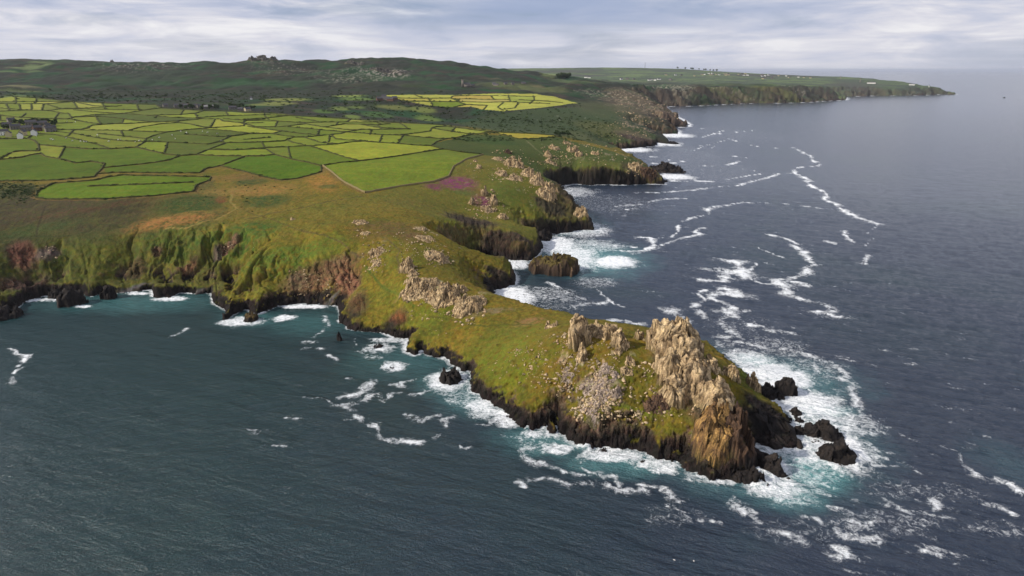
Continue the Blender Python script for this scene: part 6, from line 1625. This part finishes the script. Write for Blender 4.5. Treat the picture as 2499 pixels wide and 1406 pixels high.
for (cx, cy, rx, ry, n) in [(1150, 210, 10, 1.2, 2), (1222, 207, 20, 2, 6), (1262, 205, 18, 1.5, 5), (1600, 196, 40, 1.2, 9), (1540, 194, 30, 1.0, 6), (1700, 184, 40, 2, 12), (1740, 181, 30, 2, 12), (1790, 182, 40, 2, 16), (1840, 184, 40, 2, 12), (1890, 187, 30, 1.5, 8), (1950, 190, 30, 1.5, 8), (1630, 184, 20, 1, 3), (1430, 190, 30, 1, 3), (1880, 192, 20, 1, 5)]:
    for k in range(n if cx < 1400 else (n + 1) // 2):
        px, py = cx + rs.uniform(-rx, rx), cy + rs.uniform(-ry, ry)
        house(px, py, 'tiny pale cottage of the distant villages along the far coast', L=rs.choice([14, 18, 22]) * (1 if px > 1400 else .6), D=10 if px > 1400 else 6, H=6 if px > 1400 else 4, rz=rs.uniform(-.6, .6), wall=rs.choice([MWHITE, MWHITE, MCREAM, MGRAN]) if px > 1400 else MGRAN, simple=True, name='distant_cottage', cat='cottage', group='distant cottages along the far coast')
house(2126, 204, 'long low white building on the far point', L=55, D=14, H=7, wall=MWHITE, simple=True, name='white_building', cat='building')
house(2225, 208, 'white building near the end of the far point', L=34, D=10, H=6, wall=MWHITE, simple=True, name='white_building', cat='building')
# lighthouse at the end of the far point
x, y, z, r = hit(2267, 213)
e = tag(empty('lighthouse', (x, y, z), 0), 'small white lighthouse at the end of the far point', 'lighthouse')


def tube(name, prof, mat, parent=None, n=16):
    V, Fc = [], []
    for (rad, zz) in prof:
        for k in range(n): V.append((rad * math.cos(k * 2 * math.pi / n), rad * math.sin(k * 2 * math.pi / n), zz))
    for i in range(len(prof) - 1):
        for k in range(n): Fc.append((i * n + k, i * n + (k + 1) % n, (i + 1) * n + (k + 1) % n, (i + 1) * n + k))
    return link(name, mesh_np(name, np.array(V), np.array(Fc), smooth=False), parent, mat)


tube('tower', [(3.4, -1), (2.6, 12), (3.1, 12.1), (3.1, 12.8)], MWHITE, e)
tube('lantern', [(1.8, 12.8), (1.8, 15.5), (1.9, 15.6), (0.1, 17)], MGLASS, e)
for px, py, hpx, l in [(2051, 193, 6, 'ruined mine chimney on the far skyline'), (2099, 201, 7, 'tall mine chimney nearer the end of the far coast')]:
    x, y, z, r = hit(px, py)
    e = tag(empty('mine_chimney', (x, y, z), 0), l, 'chimney')
    hh = hpx * r / F
    tube('stack', [(4, -1), (3.4, hh * .5), (2.8, hh * .55), (2.3, hh)], MGRAN, e)
    tube('cap', [(2.3, hh), (2.9, hh + .1), (2.9, hh + 1.2), (2.2, hh + 1.2)], MBRICK, e)
# radio mast
x, y, z, r = hit(1574, 165)
hh = 12.5 * r / F
e = tag(empty('radio_mast', (x, y, z), 0), 'thin grey lattice radio mast on the distant skyline', 'mast')
MSTEEL = flat_mat('mast_steel', (0.25, 0.25, 0.27), 0.5)
for k in range(3):
    a = k * 2.094
    m_ = tube('leg', [(0.9, 0), (0.5, hh)], MSTEEL, e, 6); m_.location = (3 * math.cos(a), 3 * math.sin(a), 0)
boxes('brace', [(-3, -3, hh * f_, 3, 3, hh * f_ + 0.8) for f_ in (.1, .25, .4, .55, .7, .85, 1.0)], MSTEEL, e)

# ------------------------------------------------------------------ trees and bushes
def leafy(seed, n=620, w=1.0, h=0.8, leaf=0.13):
    rs = np.random.RandomState(seed)
    cl = rs.normal(size=(9, 3)) * np.array([.32 * w, .32 * w, .2 * h]) + (0, 0, h * .1)
    c = cl[rs.randint(0, 9, n)] + rs.normal(size=(n, 3)) * 0.16
    a = rs.normal(size=(n, 3)); a /= np.linalg.norm(a, axis=1)[:, None]
    b = np.cross(a, rs.normal(size=(n, 3))); b /= np.linalg.norm(b, axis=1)[:, None]
    s = leaf * (0.6 + rs.rand(n))[:, None]
    V = np.concatenate([c - a * s, c + b * s, c + a * s, c - b * s], 0)
    i = np.arange(n)
    return V, np.stack([i, i + n, i + 2 * n, i + 3 * n], 1)


MLEAF = flat_mat('dark_foliage', alb(72, 88, 50), 0.95, 3.0, 0.5)
MBARK = flat_mat('bark', (0.06, 0.045, 0.03), 0.95, 4, 0.3)
crowns = []
for s in range(5):
    v, f = leafy(s)
    me = mesh_np('crown', v, f, smooth=False); me.materials.append(MLEAF); crowns.append(me)
tr = tube('trunk', [(0.07, -0.2), (0.05, 0.4), (0.03, 0.8)], MBARK, None, 7)
trunk_me = tr.data
bpy.data.objects.remove(tr)


def tree(px, py, size, label, group, k=0):
    x, y, z, r = hit(px, py)
    e = tag(empty('tree', (x, y, z), random.uniform(0, 6)), label, 'tree', group)
    c = link('crown', crowns[k % 5], e); c.location = (0, 0, size * 0.62); c.scale = (size * 0.62, size * 0.62, size * 0.62)
    t = link('trunk', trunk_me, e); t.scale = (size * .7, size * .7, size * .62)


rs = random.Random(3)
for k in range(36):
    tree(rs.uniform(-30, 140), rs.uniform(296, 309) if k % 4 else rs.uniform(310, 318), rs.uniform(4.5, 7.5), 'dark tree growing among the village houses on the left', 'trees of the village', k)
for k in range(26):
    tree(rs.choice([rs.gauss(460, 40), rs.gauss(590, 25)]), rs.uniform(262, 268) + (3 if k % 3 == 0 else 0), rs.uniform(6, 10), 'dark tree sheltering the farm rows at the upper edge of the fields', 'trees by the farms', k)
for k in range(18):
    tree(1376 + rs.uniform(-14, 18), 190 + rs.uniform(-1, 2), rs.uniform(14, 20), 'dark tree in the small far wood', 'trees of the far wood', k)
for k in range(16):
    tree(1370 + rs.uniform(-18, 18), 330 + rs.uniform(-4, 4), rs.uniform(4, 7), 'dark thorn tree at the tip of the last field', 'thorn trees by the last field', k)
for k in range(12):
    tree(rs.uniform(1590, 1760), 167 + rs.uniform(0, 3) + max(0, 0), rs.uniform(14, 22), 'tiny tree on the far skyline', 'trees of the far skyline', k)
# scrub: nobody could count it
vs, fs, nb = [], [], 0
for k in range(2100):
    u = rs.random()
    if u < .42: px, py, s = rs.uniform(-20, 1180), rs.gauss(238, 9), rs.uniform(2, 5.5)
    elif u < .62: px, py, s = rs.uniform(640, 1420), rs.uniform(245, 300), rs.uniform(2.5, 6)
    elif u < .74: px, py, s = rs.uniform(0, 95), rs.gauss(466, 12), rs.uniform(.8, 2.0)
    elif u < .76: px, py, s = rs.gauss(600, 60), rs.gauss(470, 20), rs.uniform(0.8, 1.6)
    else: px, py, s = rs.uniform(1100, 1500), rs.uniform(290, 345), rs.uniform(2, 4.5)
    x, y, z, r = hit(px, py)
    a, rw = cell_of(x, y)
    if LAB[int(min(rw, NR - 1)), int(min(max(a, 0), NA - 1))] >= 0 or z < 6: continue
    v, f = leafy(k % 40, 26, 1.2, .5, .30)
    vs.append(v * s * np.array([.8, .8, .5]) + (x, y, z + s * .12)); fs.append(f + nb); nb += len(v)
for q in BANKW:
    for (ax, ay, ra) in q:
        if rs.random() < (.16 if ra < 1300 else .1):
            s = rs.uniform(1.2, 2.6) * (1.0 if ra < 900 else 1.25)
            x, y = ax + rs.uniform(-1, 1), ay + rs.uniform(-1, 1)
            v, f = leafy(rs.randint(0, 39), 26, 1.3, .6, .30)
            vs.append(v * s * np.array([1, .8, .55]) + (x, y, gz(x, y) + s * .25)); fs.append(f + nb); nb += len(v)
me = mesh_np('scrub', np.concatenate(vs), np.concatenate(fs), smooth=False); me.materials.append(MLEAF)
tag(link('scrub', me), 'dark low gorse and bramble scrub between fields and moor', 'scrub', kind='stuff')

# ------------------------------------------------------------------ cattle
def cow_mesh():
    me = bpy.data.meshes.new('cow_skel')
    P = [(-.75, 0, 1.1), (-.2, 0, 1.08), (.45, 0, 1.15), (.8, 0, 1.3), (1.05, 0, 1.25), (1.3, 0, 1.05),
         (-.7, .22, .95), (-.75, .25, .5), (-.7, .25, .05), (-.7, -.22, .95), (-.75, -.25, .5), (-.7, -.25, .05), (.5, .22, .95), (.5, .23, .5), (.5, .23, .05), (.5, -.22, .95), (.5, -.23, .5), (.5, -.23, .05), (-.98, 0, 1.1), (-1.02, 0, .6)]
    E = [(0, 1), (1, 2), (2, 3), (3, 4), (4, 5), (0, 6), (6, 7), (7, 8), (0, 9), (9, 10), (10, 11), (2, 12), (12, 13), (13, 14), (2, 15), (15, 16), (16, 17), (0, 18), (18, 19)]
    Rr = [.33, .38, .33, .2, .15, .09, .16, .08, .06, .16, .08, .06, .14, .08, .06, .14, .08, .06, .05, .04]
    me.from_pydata(P, E, [])
    o = bpy.data.objects.new('cow_skel', me); COL.objects.link(o)
    md = o.modifiers.new('s', 'SKIN')
    for k, v in enumerate(me.skin_vertices[0].data): v.radius = (Rr[k], Rr[k]); v.use_root = k == 1
    o.modifiers.new('u', 'SUBSURF').levels = 1
    dg = bpy.context.evaluated_depsgraph_get()
    out = bpy.data.meshes.new_from_object(o.evaluated_get(dg)); out.name = 'cow'
    bpy.data.objects.remove(o); bpy.data.meshes.remove(me)
    return out


MCOW = bpy.data.materials.new('cow_hide'); MCOW.use_nodes = True
k_ = NT(MCOW.node_tree)
cc = k_.ramp(k_.noise(k_.n('ShaderNodeTexCoord').outputs['Object'], 1.3, 2), [(0.44, (.02, .018, .016)), (0.47, (.8, .78, .74))])
k_.link(k_.n('ShaderNodeBsdfPrincipled', Base__Color=cc, Roughness=.8).outputs[0], k_.n('ShaderNodeOutputMaterial').inputs['Surface'])
cme = cow_mesh(); cme.materials.clear(); cme.materials.append(MCOW)
COWS = []
for X, Y in [(480, 945), (510, 950), (495, 940), (630, 935), (690, 960), (770, 965), (800, 968), (820, 970), (930, 905), (1040, 965), (1130, 950), (1150, 948), (1330, 960), (1450, 950), (1290, 970), (1520, 930), (1640, 905), (1670, 940), (1780, 880), (1775, 885), (1930, 870), (1980, 880), (2070, 890), (2110, 960), (640, 775), (720, 778), (345, 915), (1725, 870), (500, 862), (530, 864)]:
    x, y, z, r = hit(X / 3.905, 100 + Y / 3.905)
    o = link('cow', cme); o.location = (x, y, z + .05); o.rotation_euler = (0, 0, random.uniform(0, 6.28)); o.scale = (1.3, 1.3, 1.3); COWS.append((o, x, y))
    tag(o, 'black and white cow grazing in the green fields', 'cow', 'cattle in the fields')

by_landmark(COWS, {k: v for k, v in MARKS.items() if k in ('the village', 'the cattle field', 'the farm row', 'the middle of the plateau')}, 'grazing black and white cow')
# gulls resting on the water
for px, py, l in [(1646, 1367, 'tiny white gull floating on the dark water below the tip, left of the pair'), (1693, 1369, 'tiny white gull floating on the dark water below the tip, right of the pair')]:
    x, y = at_z(px, py, 0.3)
    e = tag(empty('gull', (x, y, 0.35), random.uniform(0, 6)), l, 'gull', 'gulls on the water')
    b_ = tube('body', [(0.01, -.36), (.06, -.30), (.15, -.1), (.16, .08), (.10, .22), (.06, .28), (.075, .36), (.06, .43), (.01, .47)], MWHITE, e, 10); b_.rotation_euler = (R(-78), 0, 0)
    w_ = tube('folded_wings', [(0.01, -.42), (.05, -.3), (.12, -.1), (.12, .05), (.02, .16)], MSTEEL, e, 8); w_.rotation_euler = (R(-84), 0, 0); w_.location = (0, -.03, .07)
    k2 = tube('bill', [(.022, 0), (.004, .09)], MCREAM, e, 6); k2.rotation_euler = (R(-95), 0, 0); k2.location = (0, .46, .10)

# ------------------------------------------------------------------ the air
hz = boxes('haze', [(-190000, -3000, -14, 190000, 190000, 330)], None)
hm = bpy.data.materials.new('thin_air'); hm.use_nodes = True
k_ = NT(hm.node_tree)
pv = k_.n('ShaderNodeVolumePrincipled', Color=(0.80, 0.86, 1.0, 1), Density=1.5e-5, Anisotropy=0.2)
k_.link(pv.outputs[0], k_.n('ShaderNodeOutputMaterial').inputs['Volume'])
hz.data.materials.clear()
hz.data.materials.append(hm)
tag(hz, kind='stuff')

#@@LATER@@
